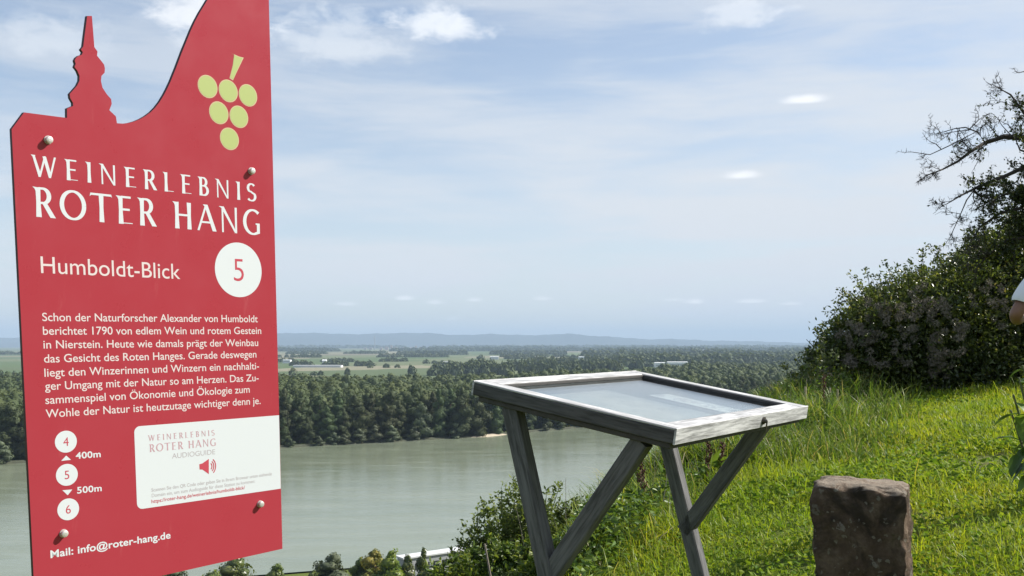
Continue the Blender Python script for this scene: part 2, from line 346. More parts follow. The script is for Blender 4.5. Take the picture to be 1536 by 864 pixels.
def np_obj(name, V, F, mat, parent=None, smooth=False, uv=None):
    """V (N,3) world coordinates; F (M,k) all faces with k corners"""
    V = np.asarray(V, np.float32); F = np.asarray(F, np.int32)
    if parent is not None:
        q = parent
        while q is not None:
            V = V - np.array(q.location, np.float32); q = q.parent
    me = bpy.data.meshes.new(name)
    me.vertices.add(len(V)); me.vertices.foreach_set('co', V.ravel())
    k = F.shape[1]
    me.loops.add(F.size); me.loops.foreach_set('vertex_index', F.ravel())
    me.polygons.add(len(F))
    me.polygons.foreach_set('loop_start', np.arange(0, F.size, k, dtype=np.int32))
    if smooth: me.polygons.foreach_set('use_smooth', np.ones(len(F), bool))
    mats = mat if isinstance(mat, list) else [mat]
    for m in mats: me.materials.append(m)
    me.update(calc_edges=True)
    return link(bpy.data.objects.new(name, me), parent)

class MB:
    """collects faces of any corner count, then links them as one mesh object"""
    def __init__(s): s.v = []; s.f = []; s.mi = []; s.uv = []
    def add(s, vs, fs, mi=0, uvs=None):
        o = len(s.v); s.v += [tuple(v) for v in vs]
        for i, f in enumerate(fs):
            s.f.append([j + o for j in f]); s.mi.append(mi)
            s.uv.append(uvs[i] if uvs else [(0, 0)] * len(f))
    def board(s, c, ax, ay, az, lx, ly, lz, bevel=0.0, mi=0, seed=0.0):
        """box with bevelled long edges; grain (u) runs along ax"""
        ax, ay, az = Vector(ax).normalized(), Vector(ay).normalized(), Vector(az).normalized(); c = Vector(c)
        b = bevel; prof = [(-ly / 2 + b, -lz / 2), (ly / 2 - b, -lz / 2), (ly / 2, -lz / 2 + b), (ly / 2, lz / 2 - b), (ly / 2 - b, lz / 2), (-ly / 2 + b, lz / 2), (-ly / 2, lz / 2 - b), (-ly / 2, -lz / 2 + b)]
        n = 8; vs = []; per = [0]
        for i in range(n): per.append(per[-1] + math.dist(prof[i], prof[(i + 1) % n]))
        for e in (-1, 1):
            for (p, q) in prof: vs.append(c + ax * (e * lx / 2) + ay * p + az * q)
        fs, uvs = [], []
        for i in range(n):
            j = (i + 1) % n; fs.append([i, j, n + j, n + i])
            uvs.append([(seed, per[i] + seed), (seed, per[i + 1] + seed), (seed + lx, per[i + 1] + seed), (seed + lx, per[i] + seed)])
        fs.append(list(range(n))[::-1]); uvs.append([(p + seed, q) for p, q in prof[::-1]])
        fs.append([n + i for i in range(n)]); uvs.append([(p + seed, q) for p, q in prof])
        s.add(vs, fs, mi, uvs)
    def box(s, lo, hi, mi=0):
        x0, y0, z0 = lo; x1, y1, z1 = hi
        s.add([(x0, y0, z0), (x1, y0, z0), (x1, y1, z0), (x0, y1, z0), (x0, y0, z1), (x1, y0, z1), (x1, y1, z1), (x0, y1, z1)],
              [[3, 2, 1, 0], [4, 5, 6, 7], [0, 1, 5, 4], [1, 2, 6, 5], [2, 3, 7, 6], [3, 0, 4, 7]], mi)
    def tube(s, pts, rad, n=6, mi=0):
        pts = [Vector(p) for p in pts]; vs = []
        for i, p in enumerate(pts):
            d = (pts[min(i + 1, len(pts) - 1)] - pts[max(i - 1, 0)]).normalized()
            a = d.orthogonal().normalized(); b_ = d.cross(a)
            r = rad[i] if hasattr(rad, '__len__') else rad
            for k in range(n):
                th = 2 * math.pi * k / n; vs.append(p + a * (r * math.cos(th)) + b_ * (r * math.sin(th)))
        fs = []
        for i in range(len(pts) - 1):
            for k in range(n):
                k2 = (k + 1) % n; fs.append([i * n + k, i * n + k2, (i + 1) * n + k2, (i + 1) * n + k])
        fs.append(list(range(n))[::-1]); fs.append([(len(pts) - 1) * n + k for k in range(n)])
        s.add(vs, fs, mi)
    def build(s, name, mat, parent=None, smooth=False):
        off = Vector((0, 0, 0)); q = parent
        while q is not None: off += q.location; q = q.parent
        me = bpy.data.meshes.new(name)
        me.from_pydata([tuple(Vector(v) - off) for v in s.v], [], s.f)
        mats = mat if isinstance(mat, list) else [mat]
        for m in mats: me.materials.append(m)
        if len(mats) > 1: me.polygons.foreach_set('material_index', s.mi)
        ul = me.uv_layers.new(name='UVMap'); k = 0
        flat = [c for f in s.uv for uv in f for c in uv]
        if len(flat) == 2 * len(me.loops): ul.data.foreach_set('uv', flat)
        if smooth: me.polygons.foreach_set('use_smooth', [True] * len(me.polygons))
        me.update()
        return link(bpy.data.objects.new(name, me), parent)

def tag(o, label, cat, group=None, kind=None):
    if label: o['label'] = label
    if cat: o['category'] = cat
    if group: o['group'] = group
    if kind: o['kind'] = kind
    return o

def empty(name, loc):
    o = bpy.data.objects.new(name, None); o.location = loc; o.empty_display_size = 0.1
    return link(o)

def structure(o): o['kind'] = 'structure'; return o

def unit(a): return a / np.maximum(np.linalg.norm(a, axis=-1, keepdims=True), 1e-9)

def leaf_mesh(P, D, length, width, rg, fold=0.25, nrm=None):
    """folded diamond leaves at P along D. returns V, F(triangles)"""
    n = len(P); D = unit(D)
    S = unit(np.cross(D, rg.normal(size=(n, 3)) if nrm is None else nrm)); Nn = np.cross(S, D)
    L = np.broadcast_to(np.asarray(length, float), (n,))[:, None]; Wd = np.broadcast_to(np.asarray(width, float), (n,))[:, None]
    b = P; tip = P + D * L - Nn * L * 0.12
    m = P + D * L * 0.45
    l = m + S * Wd * 0.5 + Nn * Wd * fold; r = m - S * Wd * 0.5 + Nn * Wd * fold
    V = np.stack([b, l, tip, r], 1).reshape(-1, 3)
    i = np.arange(n)[:, None] * 4
    F = np.stack([i + [0, 3, 2], i + [0, 2, 1]], 1).reshape(-1, 3)
    return V, F

def blade_mesh(P, H, Wd, lean, rg, up=(0, 0, 1)):
    """grass blades: bent strips rooted at P"""
    n = len(P); th = rg.uniform(0, 2 * np.pi, n); ph = th + rg.normal(0, 0.5, n) + np.pi / 2
    ld = np.stack([np.cos(th), np.sin(th), np.zeros(n)], 1); sd = np.stack([np.cos(ph), np.sin(ph), np.zeros(n)], 1)
    H = H[:, None]; Wd = Wd[:, None]; lean = lean[:, None]; U = np.array(up)
    m1 = P + U * H * 0.5 + ld * H * lean * 0.25; m2 = P + U * H * (0.84 - 0.15 * lean) + ld * H * lean * 0.7
    t = P + U * H * (1.0 - 0.38 * lean) + ld * H * lean * 1.15
    V = np.stack([P - sd * Wd / 2, P + sd * Wd / 2, m1 - sd * Wd * 0.42, m1 + sd * Wd * 0.42, m2 - sd * Wd * 0.26, m2 + sd * Wd * 0.26, t], 1).reshape(-1, 3)
    i = np.arange(n)[:, None] * 7
    F = np.stack([i + [0, 1, 3], i + [0, 3, 2], i + [2, 3, 5], i + [2, 5, 4], i + [4, 5, 6]], 1).reshape(-1, 3)
    return V, F

def join(parts):
    Vs, Fs, o = [], [], 0
    for V, F in parts:
        Vs.append(V); Fs.append(F + o); o += len(V)
    return np.concatenate(Vs), np.concatenate(Fs)

PIT = R(3.2)
def at(px, py, depth):
    """the point at forward distance `depth` seen at a photo pixel (used to measure positions)"""
    cx, cy_ = (px - 768) / 1500, (432 - py) / 1500
    y = math.cos(PIT) - cy_ * math.sin(PIT); z = cy_ * math.cos(PIT) + math.sin(PIT); k = depth / y
    return Vector((cx * k, depth, EYE + z * k))

# ------------------------------------------------------------------ terrain
VAL = -70.0
def edge_x(y):
    y = np.asarray(y, float); t_ = y - 6
    return 0.47 + 0.45 * t_ + 0.003 * np.maximum(t_, 0) ** 2
def edge_s(x, y): return (edge_x(y) - x) * 0.9
def ground_h(x, y):
    x = np.asarray(x, float); y = np.asarray(y, float)
    p = np.where(x > 0, 0.12 * np.minimum(x, 60) + 0.03 * np.clip(x - 60, 0, 400), 0.03 * np.maximum(x, -30))
    r = np.hypot(x, y)
    p = p + (0.035 * np.sin(1.3 * x + 0.7 * y) + 0.025 * np.sin(2.9 * y - 1.1 * x + 1)) * np.clip((r - 1) / 3, 0, 1)
    s = np.clip(edge_s(x, y), 0, 400)
    d = 0.74 * (np.sqrt(s * s + 0.3) - math.sqrt(0.3))
    h = p - d
    k = 6.0
    return VAL + k * np.logaddexp(0, (h - VAL) / k) - 0.0

def build_ground():
    fr = np.arange(-44, 44.01, 0.25); bk = np.arange(46, 315, 2.5)
    A = np.radians(np.concatenate([fr, bk])); r = np.geomspace(0.5, 46000, 230)
    AA, RR = np.meshgrid(A, r); X = RR * np.sin(AA); Y = RR * np.cos(AA)
    Z = ground_h(X, Y)
    V = np.stack([X, Y, Z], -1).reshape(-1, 3); na = len(A)
    V = np.concatenate([V, [[0, 0, float(ground_h(0, 0))]]])
    i = np.arange(len(r) - 1)[:, None] * na; j = np.arange(na)[None]; j2 = (j + 1) % na
    F = np.stack([i + j, i + na + j, i + na + j2, i + j2], -1).reshape(-1, 4)
    o = np_obj('ground', V, F, M['ground'], smooth=True)
    c = len(V) - 1; ctr = [[c, int(a), int(b)] for a, b in zip(range(na), [*range(1, na), 0])]
    bm = bmesh.new(); bm.from_mesh(o.data); bm.verts.ensure_lookup_table()
    for f in ctr: bm.faces.new([bm.verts[k] for k in f]).smooth = True
    bm.normal_update(); bm.to_mesh(o.data); bm.free()
    return structure(o)
build_ground()

FAR_BANK = [(-2600, -900), (-900, 190), (-560, 405), (-303, 592), (-155, 687), (-34, 760), (47, 838), (300, 1080), (700, 1450), (1400, 2050), (3000, 3300)]
NEAR_BANK = [(-2600, -1400), (-900, -120), (-420, 170), (-180, 280), (-96, 305), (-27, 330), (60, 385), (400, 680), (900, 1130), (1700, 1780), (3200, 2900)]
def bank_dist(x, y):
    """signed distance beyond the far bank (positive inland)"""
    best = np.full(np.shape(x), 1e9); sg = np.zeros(np.shape(x))
    for (a, b) in zip(FAR_BANK[:-1], FAR_BANK[1:]):
        ax, ay = a; dx, dy = b[0] - ax, b[1] - ay; L2 = dx * dx + dy * dy
        t_ = np.clip(((x - ax) * dx + (y - ay) * dy) / L2, 0, 1)
        qx, qy = x - ax - t_ * dx, y - ay - t_ * dy; d = np.hypot(qx, qy)
        cr = dx * (y - ay) - dy * (x - ax)
        sg = np.where(d < best, np.sign(cr), sg); best = np.minimum(d, best)
    return best * sg

def build_river():
    n = len(FAR_BANK); z = VAL + 0.55
    V = [(x, y, z) for x, y in FAR_BANK] + [(x, y, z) for x, y in NEAR_BANK]
    mb = MB(); mb.add(V, [[i, i + n, i + n + 1, i + 1] for i in range(n - 1)]); structure(mb.build('river', M['water']))
    # bank strips that rise out of the water
    mb = MB()
    for B, s in ((FAR_BANK, 1),):
        for (a, b) in zip(B[:-1], B[1:]):
            d = Vector((b[0] - a[0], b[1] - a[1], 0)).normalized(); nn = Vector((-d.y, d.x, 0)) * s
            A0, B0 = Vector((*a, VAL + 0.2)), Vector((*b, VAL + 0.2))
            A1, B1 = A0 + nn * 6 + Vector((0, 0, 1.6)), B0 + nn * 6 + Vector((0, 0, 1.6))
            A2, B2 = A0 + nn * 16 + Vector((0, 0, 0)), B0 + nn * 16
            mb.add([A0, B0, B1, A1, B2, A2], [[0, 1, 2, 3], [3, 2, 4, 5]])
    structure(mb.build('river_bank', M['bank']))
    mb = MB(); c = Vector((-17, 776)); d = Vector((0.72, 0.69)); nn = Vector((-d.y, d.x)); rows = []
    prof = [(-5.5, VAL + 0.3), (0, VAL + 1.2), (4, VAL + 2.0), (7, VAL + 0.6)]
    for k in range(11):
        q = k / 10; taper = math.sin(math.pi * q) ** 0.6
        rows.append([(*(c + d * ((q - 0.5) * 40) + nn * (o_ * taper)), VAL + 0.3 + (zz - VAL - 0.3) * taper) for o_, zz in prof])
    V = [p for r_ in rows for p in r_]
    mb.add(V, [[a * 4 + b, a * 4 + b + 1, a * 4 + b + 5, a * 4 + b + 4] for a in range(10) for b in range(3)])
    structure(mb.build('beach', M['sand'], smooth=True))
build_river()

# riverside road at the foot of the slope
def build_road():
    mb = MB(); kb = MB(); pts = [(-320, 172), (-190, 238), (-110, 272), (-40, 296), (20, 330), (110, 392)]
    for (a, b) in zip(pts[:-1], pts[1:]):
        a, b = Vector((*a, VAL + 0.62)), Vector((*b, VAL + 0.62)); d = (b - a).normalized(); nn = Vector((-d.y, d.x, 0))
        mb.add([a - nn * 4, b - nn * 4, b + nn * 4, a + nn * 4], [[0, 1, 2, 3]])
        h = Vector((0, 0, 0.9))
        p = [a + nn * 4.01, b + nn * 4.01, b + nn * 4.6, a + nn * 4.6]
        kb.add(p + [q + h for q in p], [[4, 5, 6, 7], [0, 1, 5, 4], [3, 2, 6, 7]])
    structure(mb.build('road', M['road']))
    tag(kb.build('parapet_wall', M['kerb']), 'low pale concrete parapet wall along the riverside road', 'wall')
build_road()

def build_hills():
    # ridge on the horizon, about 24 km away: photo outline (px, py)
    out = [(-700, 505), (-300, 509), (-100, 506), (60, 507), (200, 503), (330, 503), (425, 500), (470, 499.5), (530, 501.5), (565, 500.5), (610, 499.5), (640, 499.5), (680, 502.5), (700, 502.5), (735, 501), (790, 503), (830, 502), (853, 500), (875, 503), (930, 506),
           (965, 509), (1015, 508.5), (1060, 511), (1130, 512), (1200, 514.5), (1300, 515), (1500, 516), (1900, 517), (2600, 516)]
    Y = 24000.0; xs = np.linspace(-24000, 29000, 700)
    px = xs / Y * 1500 + 768
    py = np.interp(px, [p[0] for p in out], [p[1] for p in out])
    ph = px / 7.0
    py = py + 0.35 * np.sin(ph) + 0.25 * np.sin(ph * 2.3 + 1) + 0.15 * np.sin(ph * 5.1)
    H = EYE + (516 - py) / 1500 * Y - VAL
    rows = []
    for k, (fy, fh) in enumerate(((-3800, 0.0), (-2600, 0.22), (-1500, 0.5), (-700, 0.78), (0, 1.0), (1500, 0.9), (4000, 0.5), (7000, 0.0))):
        wob = 1 + (0.10 * np.sin(xs / 900 + k * 2.1) + 0.08 * np.sin(xs / 370 + k)) * (1 if 0 < k < 4 else 0)
        rows.append(np.stack([xs, np.full_like(xs, Y + fy) + 300 * np.sin(xs / 1500 + k) * (1 if k != 4 else 0), VAL - 0.5 + np.maximum(H, 5) * fh * wob], 1))
    V = np.concatenate(rows); n = len(xs)
    F = np.array([[a * n + b, a * n + b + 1, (a + 1) * n + b + 1, (a + 1) * n + b] for a in range(len(rows) - 1) for b in range(n - 1)])
    structure(np_obj('hills', V, F, M['hills'], smooth=True))
build_hills()

def build_haze():
    m, t, out = new_mat('haze_air')
    v = t.add('ShaderNodeVolumePrincipled')
    v.inputs['Color'].default_value = (0.50, 0.66, 0.84, 1)
    v.inputs['Density'].default_value = 5.2e-5; v.inputs['Density Attribute'].default_value = ''
    v.inputs['Anisotropy'].default_value = 0.0
    t.l.new(v.outputs[0], out.inputs['Volume'])
    try: m.cycles.homogeneous_volume = True
    except Exception: pass
    mb = MB(); mb.box((-50000, -50000, VAL - 1.6), (50000, 50000, 620))
    o = mb.build('haze', m); o['kind'] = 'stuff'
build_haze()

# ------------------------------------------------------------------ woodland across the river
def ico():
    bm = bmesh.new(); bmesh.ops.create_icosphere(bm, subdivisions=2, radius=1.0)
    V = np.array([v.co[:] for v in bm.verts]); F = np.array([[v.index for v in f.verts] for f in bm.faces]); bm.free(); return V, F
ICO_V, ICO_F = ico()
def crown_mesh(h, r, n, size, seed, low=0.12, lobes=9, upper_only=False, tip=0.55, dome=False):
    """leaf clumps through the volume of several lobes; base at z=0, top at z=h"""
    g = np.random.default_rng(seed); P = []; D = []
    Ls = []
    for k in range(lobes):
        q = (k + 0.5) / lobes; z = h * (low + (0.90 - low) * q)
        rr = r * (0.75 + 0.25 * math.sin(math.pi * min(q * 1.15, 1))) * (1 if q < tip else max(0.68, 1 - (q - tip) / (1 - tip) * 0.42))
        a = k * 2.4 + g.uniform(-.5, .5); off = rr * g.uniform(0.25, 0.6) * (1 if k < lobes - 1 else 0.3)
        Ls.append((off * math.cos(a), off * math.sin(a), z, rr * g.uniform(0.55, 0.8), h * 0.5 / lobes * g.uniform(1.3, 1.9)))
    if dome:                # broad rounded crown seen from above: a ring of lobes and one on top
        Ls = [(0, 0, h * 0.78, r * 0.62, h * 0.21)]
        for k in range(lobes):
            a = k * 2 * math.pi / lobes + g.uniform(-.3, .3); Ls.append((r * 0.58 * math.cos(a), r * 0.58 * math.sin(a), h * g.uniform(0.62, 0.74), r * g.uniform(0.42, 0.56), h * g.uniform(0.14, 0.19)))
    nl = len(Ls)
    w = np.array([l[3] ** 2 for l in Ls]); w = w / w.sum()
    k = g.choice(nl, n, p=w); L = np.array(Ls)[k]
    d = unit(g.normal(size=(n, 3)))
    if upper_only: d[:, 2] = np.abs(d[:, 2]) * 0.8 - 0.15; d = unit(d)
    rad = g.uniform(0.72, 1.08, n)[:, None]
    P = L[:, :3] + d * rad * np.stack([L[:, 3], L[:, 3], L[:, 4]], 1)
    P[:, 2] = np.clip(P[:, 2], h * 0.02, h)
    P = P + 0.10 * r * np.stack([np.sin(P[:, 2] * 1.1 + P[:, 1]), np.cos(P[:, 2] * 0.9 + P[:, 0]), np.sin(P[:, 0] * 1.2)], 1)
    P[:, 2] = np.clip(P[:, 2], h * 0.01, h * 1.03)
    nr = unit(d + g.normal(0, 0.22, (n, 3))); D = unit(np.cross(nr, g.normal(size=(n, 3))))
    parts = [leaf_mesh(P - D * size * 0.5, D, size * g.uniform(0.7, 1.4, n), size * g.uniform(0.7, 1.2, n), g, 0.12, nr)]
    for (x, y, z, rr, rz) in Ls:      # leafy heart of each lobe
        v = ICO_V * g.uniform(0.70, 0.92, (len(ICO_V), 1)) * [rr, rr, rz] + [x, y, z]; v[:, 2] = np.clip(v[:, 2], h * 0.015, h); parts.append((v, ICO_F))
    return join(parts)

def make_tree(name, h, r, n, size, seed, label, mat, group, low=0.1, trunk_r=None, lobes=9, tip=0.55):
    root = empty(name, (0, 0, 0)); tag(root, label, 'tree' if 'shrub' not in name else 'shrub', group)
    V, F = crown_mesh(h, r, n, size, seed, low, lobes, tip=tip)
    np_obj('crown', V, F, mat, root)
    mb = MB(); tr = trunk_r or h * 0.013
    mb.tube([(0, 0, -1), (0.05 * r, 0, h * 0.35), (0, 0.05 * r, h * 0.8)], [tr * 1.3, tr, tr * 0.3], 6)
    for k in range(4):
        a = k * 1.7; z0 = h * (0.25 + 0.12 * k)
        mb.tube([(0, 0, z0), (r * 0.3 * math.cos(a), r * 0.3 * math.sin(a), z0 + h * 0.08), (r * 0.62 * math.cos(a), r * 0.62 * math.sin(a), z0 + h * 0.16)], [tr * 0.5, tr * 0.35, tr * 0.12], 5)
    mb.build('trunk', M['bark'], root, smooth=True)
    return root

def copy_tree(o):
    c = o.copy(); col.objects.link(c)
    for ch in list(o.children):
        d = ch.copy(); col.objects.link(d); d.parent = c
    return c

FB = np.array(FAR_BANK, float)
seg = np.hypot(*np.diff(FB, axis=0).T); cum = np.concatenate([[0], np.cumsum(seg)])
def bank_point(s, off):
    k = min(int(np.searchsorted(cum, s, side='right')) - 1, len(seg) - 1); t_ = (s - cum[k]) / seg[k]
    d = (FB[k + 1] - FB[k]) / seg[k]; p = FB[k] + d * (s - cum[k]) + np.array([-d[1], d[0]]) * off
    return p

def front_trees():
    g = random.Random(5)
    protos = []
    specs = [(41, 8.2, 4200, 1.2, 'forest', 0.06), (37, 10.2, 4800, 1.25, 'forest', 0.05), (43, 7.0, 3800, 1.15, 'forest', 0.05), (34, 9.0, 4200, 1.2, 'forest', 0.05), (39, 11.0, 5200, 1.25, 'forest', 0.06), (26, 10.0, 4000, 1.1, 'willow', 0.04)]
    LAB = 'tall dark green leafy tree at the front edge of the wood across the river'
    for i, (h, r, n, s, m, low) in enumerate(specs):
        protos.append(make_tree('woodland_tree', h, r, n, s, 100 + i, LAB, M[m], 'trees along the front of the wood across the river', low, lobes=(9, 8, 10, 7, 9, 7)[i]))
    used = set(); s0 = cum[1] + 180; s1 = cum[8] + 120
    spots = []
    for row, (off, step) in enumerate(((11, 15.0), (26, 14.0))):
        s = s0
        while s < s1:
            q = (s - s0) / (s1 - s0); p = bank_point(s, off + g.uniform(-3, 3) + 5 * math.sin(s / 31.0))
            px = 768 + p[0] / p[1] * 1500
            if -420 < px < 1330: spots.append((p[0], p[1], row))
            s += step * g.uniform(0.75, 1.35) * (1 + 0.8 * max(0, q - 0.55))
    for (x, y, row) in spots:
        k = g.choice([0, 1, 2, 3, 4, 0, 2, 5]) if row == 0 else g.choice([0, 1, 2, 4])
        o = protos[k] if k not in used else copy_tree(protos[k]); used.add(k)
        sc = g.choice([g.uniform(0.5, 0.75), g.uniform(0.75, 1.04), g.uniform(0.75, 1.04)]) if row == 0 else g.uniform(0.88, 1.06)
        o.location = (x, y, VAL + 0.4); o.rotation_euler = (0, 0, g.uniform(0, 6.28)); o.scale = (sc * g.uniform(.9, 1.15), sc * g.uniform(.9, 1.15), sc)
    # low willow bushes leaning over the water
    pb = []
    for i in range(2):
        pb.append(make_tree('willow_shrub', 9 + 3 * i, 4.6 + i, 900, 0.8, 300 + i, 'low rounded grey-green willow bush at the waterline below the wood', M['willow'], 'willow bushes along the far waterline', 0.02, 0.15, 6))
    us = set(); s = s0
    while s < s1 - 150:
        p = bank_point(s, 2.5 + g.uniform(-1.5, 2)); k = g.randrange(2)
        near_beach = math.hypot(p[0] + 17, p[1] - 776) < 23
        if not near_beach:
            o = pb[k] if k not in us else copy_tree(pb[k]); us.add(k)
            sc = g.uniform(0.5, 1.35); o.location = (p[0], p[1], VAL + 0.5); o.rotation_euler = (0, 0, g.uniform(0, 6.28)); o.scale = (sc * 1.1, sc, sc)
        s += g.choice([7, 12, 20, 34])
front_trees()

def wood_mass():
    g = np.random.default_rng(21); parts = []
    pro = [crown_mesh(h, r, n, s, 500 + i, 0.35, 6, True, dome=True) for i, (h, r, n, s) in enumerate([(34, 9, 430, 1.8), (31, 10.5, 420, 1.9), (36, 8.5, 380, 1.8), (32, 9.5, 400, 1.9)])]
    lite = [crown_mesh(h, r, n, s, 600 + i, 0.55, 5, True, dome=True) for i, (h, r, n, s) in enumerate([(30, 10.5, 110, 2.8), (27, 11.5, 110, 3.0), (32, 10, 110, 2.8)])]
    pts = []
    for (ylo, yhi, step, lv) in ((450, 1000, 12.5, 0), (1000, 1750, 15.5, 1), (1750, 2900, 19, 1)):
        ys = np.arange(ylo, yhi, step)
        for y in ys:
            half = 0.62 * y + 40; xs = np.arange(-half - 0.35 * y, half, step)
            x = xs + g.uniform(-.45, .45, len(xs)) * step; yy = y + g.uniform(-.45, .45, len(xs)) * step
            d = bank_dist(x, yy)
            # back edge of the wood: nearer on the left, far on the right
            back = np.interp(x / yy, [-0.6, -0.25, 0.0, 0.12, 0.2, 0.35, 0.6], [1300, 1350, 1430, 1560, 2250, 2600, 2700]) + 90 * np.sin(x / 130.0)
            k = (d > 36) & (yy < back)
            pts += [(a, b, lv) for a, b in zip(x[k], yy[k])]
    for (x, y, lv) in pts:
        V, F = (pro if lv == 0 else lite)[g.integers(0, 4 if lv == 0 else 3)]
        a = g.uniform(0, 6.28); c_, s_ = math.cos(a), math.sin(a); sc = g.uniform(0.86, 1.14) + 0.05 * math.sin(x / 47) + 0.05 * math.sin(y / 39 + x / 90)
        V2 = np.stack([V[:, 0] * c_ - V[:, 1] * s_, V[:, 0] * s_ + V[:, 1] * c_, V[:, 2]], 1) * sc + [x, y, VAL]
        parts.append((V2.astype(np.float32), F))
    V, F = join(parts)
    o = np_obj('riverside_wood', V, F, M['forest_mass']); tag(o, 'dense dark green riverside wood stretching back across the river', 'wood', None, 'stuff')
wood_mass()

def far_woods():
    """tree belts, copses and woods on the plain out to the foot of the hills"""
    g = np.random.default_rng(31); parts = []
    pro = []
    for i in range(4):
        n = 46; d = unit(g.normal(size=(n, 3))); d[:, 2] = np.abs(d[:, 2])
        P = d * g.uniform(0.75, 1.05, (n, 1)) * [1, 1, 1]
        nr = unit(d + g.normal(0, .3, (n, 3))); D = unit(np.cross(nr, g.normal(size=(n, 3)))); pro.append(leaf_mesh(P - D * .3, D, g.uniform(.45, .9, n), g.uniform(.4, .7, n), g, .15, nr))
    def clump(x, y, rx, h):
        V, F = pro[g.integers(0, 4)]; parts.append(((V * [rx, rx, h] + [x, y, VAL]).astype(np.float32), F))
    def belt(px0, px1, d0, d1, gap, rx, h, keep=1.0, rows=2):
        x0, x1 = (px0 - 768) / 1500 * d0, (px1 - 768) / 1500 * d1
        L = math.hypot(x1 - x0, d1 - d0); n = max(2, int(L / gap))
        for r_ in range(rows):
            for k in range(n):
                q = (k + g.uniform(0, 1)) / n
                if math.sin(q * 17 + d0) * .5 + .5 > keep: continue
                clump(x0 + (x1 - x0) * q + g.normal(0, rx * .4), d0 + (d1 - d0) * q + r_ * rx * 1.6 + g.normal(0, rx * .4), rx * g.uniform(.6, 1.3), h * g.uniform(.55, 1.25))
    # left and middle: open farmland with belts
    belt(-200, 200, 1900, 2000, 10, 9, 16, .6); belt(200, 420, 2000, 2100, 10, 9, 15, .5)
    belt(420, 520, 2250, 2300, 12, 9, 14, .35, 1); belt(615, 620, 2350, 2350, 6, 8, 22, 1, 1)
    belt(648, 930, 2250, 2450, 9, 10, 24, .97, 4); belt(700, 960, 2650, 2800, 10, 11, 24, .9, 4)
    belt(655, 720, 2900, 3000, 12, 11, 16, .9, 2)
    belt(425, 560, 3300, 3200, 12, 11, 15, .75, 2); belt(555, 600, 3000, 3000, 14, 10, 10, .6, 1)
    belt(420, 640, 3900, 4100, 15, 12, 14, .55, 2); belt(600, 780, 3600, 3800, 14, 12, 12, .45, 1)
    belt(780, 1000, 3300, 3600, 12, 13, 24, .9, 4); belt(880, 1010, 4100, 4200, 14, 13, 22, .95, 4)
    belt(400, 900, 5200, 5600, 22, 16, 17, .6, 2); belt(720, 960, 4700, 4900, 18, 15, 17, .7, 3)
    belt(400, 640, 7000, 7400, 26, 22, 20, .75, 3); belt(-300, 420, 6500, 7000, 30, 25, 20, .6, 3); belt(-300, 400, 3200, 4200, 22, 14, 16, .5, 2)
    belt(600, 1000, 6500, 7000, 24, 24, 24, .85, 3)
    belt(400, 1700, 9500, 10500, 30, 38, 30, .93, 4); belt(-400, 420, 9500, 10500, 40, 40, 30, .8, 3)
    belt(640, 1400, 12500, 13500, 40, 52, 40, .97, 4); belt(300, 1400, 16000, 17000, 60, 80, 45, .97, 3)
    # right: wood after wood
    for d in (3100, 3400, 3800, 4300, 5000, 5800, 6800, 8000): belt(930 if d < 4500 else 880, 1500, d, d * 1.15, 16 + d / 400, 12 + d / 350, 26 + d / 900, .93, 3)
    V, F = join(parts)
    o = np_obj('far_woods', V, F, M['forest_mass']); tag(o, 'belts and copses of trees on the hazy plain', 'woods', None, 'stuff')
far_woods()

# ------------------------------------------------------------------ far buildings and mast
def hall(px0, px1, d, h, label, group=None, roof='bwhite', wall='bwhite', dep=28, name='industrial_hall', gable=False):
    x0, x1 = (px0 - 768) / 1500 * d, (px1 - 768) / 1500 * d
    root = empty(name, ((x0 + x1) / 2, d, VAL)); tag(root, label, 'building', group)
    mb = MB(); mb.box((x0, d, VAL - .5), (x1, d + dep, VAL + h)); mb.build('wall', M[wall], root)
    mb = MB(); zr = VAL + h + 0.02
    rise = (dep * 0.28 if gable else 1.2)
    mb.add([(x0 - .6, d - .6, zr), (x1 + .6, d - .6, zr), (x1 + .6, d + dep + .6, zr), (x0 - .6, d + dep + .6, zr), (x0 - .6, d + dep / 2, zr + rise), (x1 + .6, d + dep / 2, zr + rise)],
           [[0, 1, 5, 4], [3, 4, 5, 2], [0, 4, 3], [1, 2, 5], [0, 3, 2, 1]]); mb.build('roof', M[roof], root)
    n = max(2, int((x1 - x0) / 9)); mb = MB()
    mb.box((x0 + 2, d - .12, VAL + h * .42), (x1 - 2, d - .004, VAL + h * .60))
    mb.build('window_band', M['bgrey'], root)
    return root
hall(952, 963, 2980, 14, 'small white hall left of the long white hall on the plain')
hall(982, 997, 3000, 15, 'white hall with a flat roof between the small hall and the long hall'); hall(1001, 1031, 3060, 16, 'longest white hall among the trees behind the display table')
hall(1054, 1062, 7600, 26, 'tiny white building below the right end of the hills'); hall(440, 512, 3050, 6, 'long low pale greenhouse just right of the red sign', dep=40, roof='bgrey')
hall(484, 490, 3350, 16, 'bright white house above the long low greenhouse', gable=True, roof='bwhite', dep=12, name='house')
hall(735, 748, 4600, 13, 'pale hall in the middle of the plain above the tree belt'); hall(802, 815, 4500, 14, 'pale hall above the left part of the display table'); hall(664, 676, 3350, 12, 'pale farm barn beside the trees in mid plain', roof='bgrey')
hall(425, 436, 3700, 12, 'pale barn touching the edge of the red sign'); hall(868, 876, 4400, 15, 'pale barn above the back corner of the display table')
for i, (px, w, h) in enumerate(((572, 4, 30), (580, 5, 38), (587, 3, 52), (594, 4, 34), (606, 5, 26), (617, 4, 30), (624, 3, 48), (631, 4, 32), (556, 5, 26), (548, 4, 22))):
    hall(px - w / 2, px + w / 2, 11800 + 90 * i, h, 'pinkish tower block in the hazy town near the tall mast', 'tower blocks in the far town', roof='bgrey', wall='bpink', dep=18, name='tower_block')
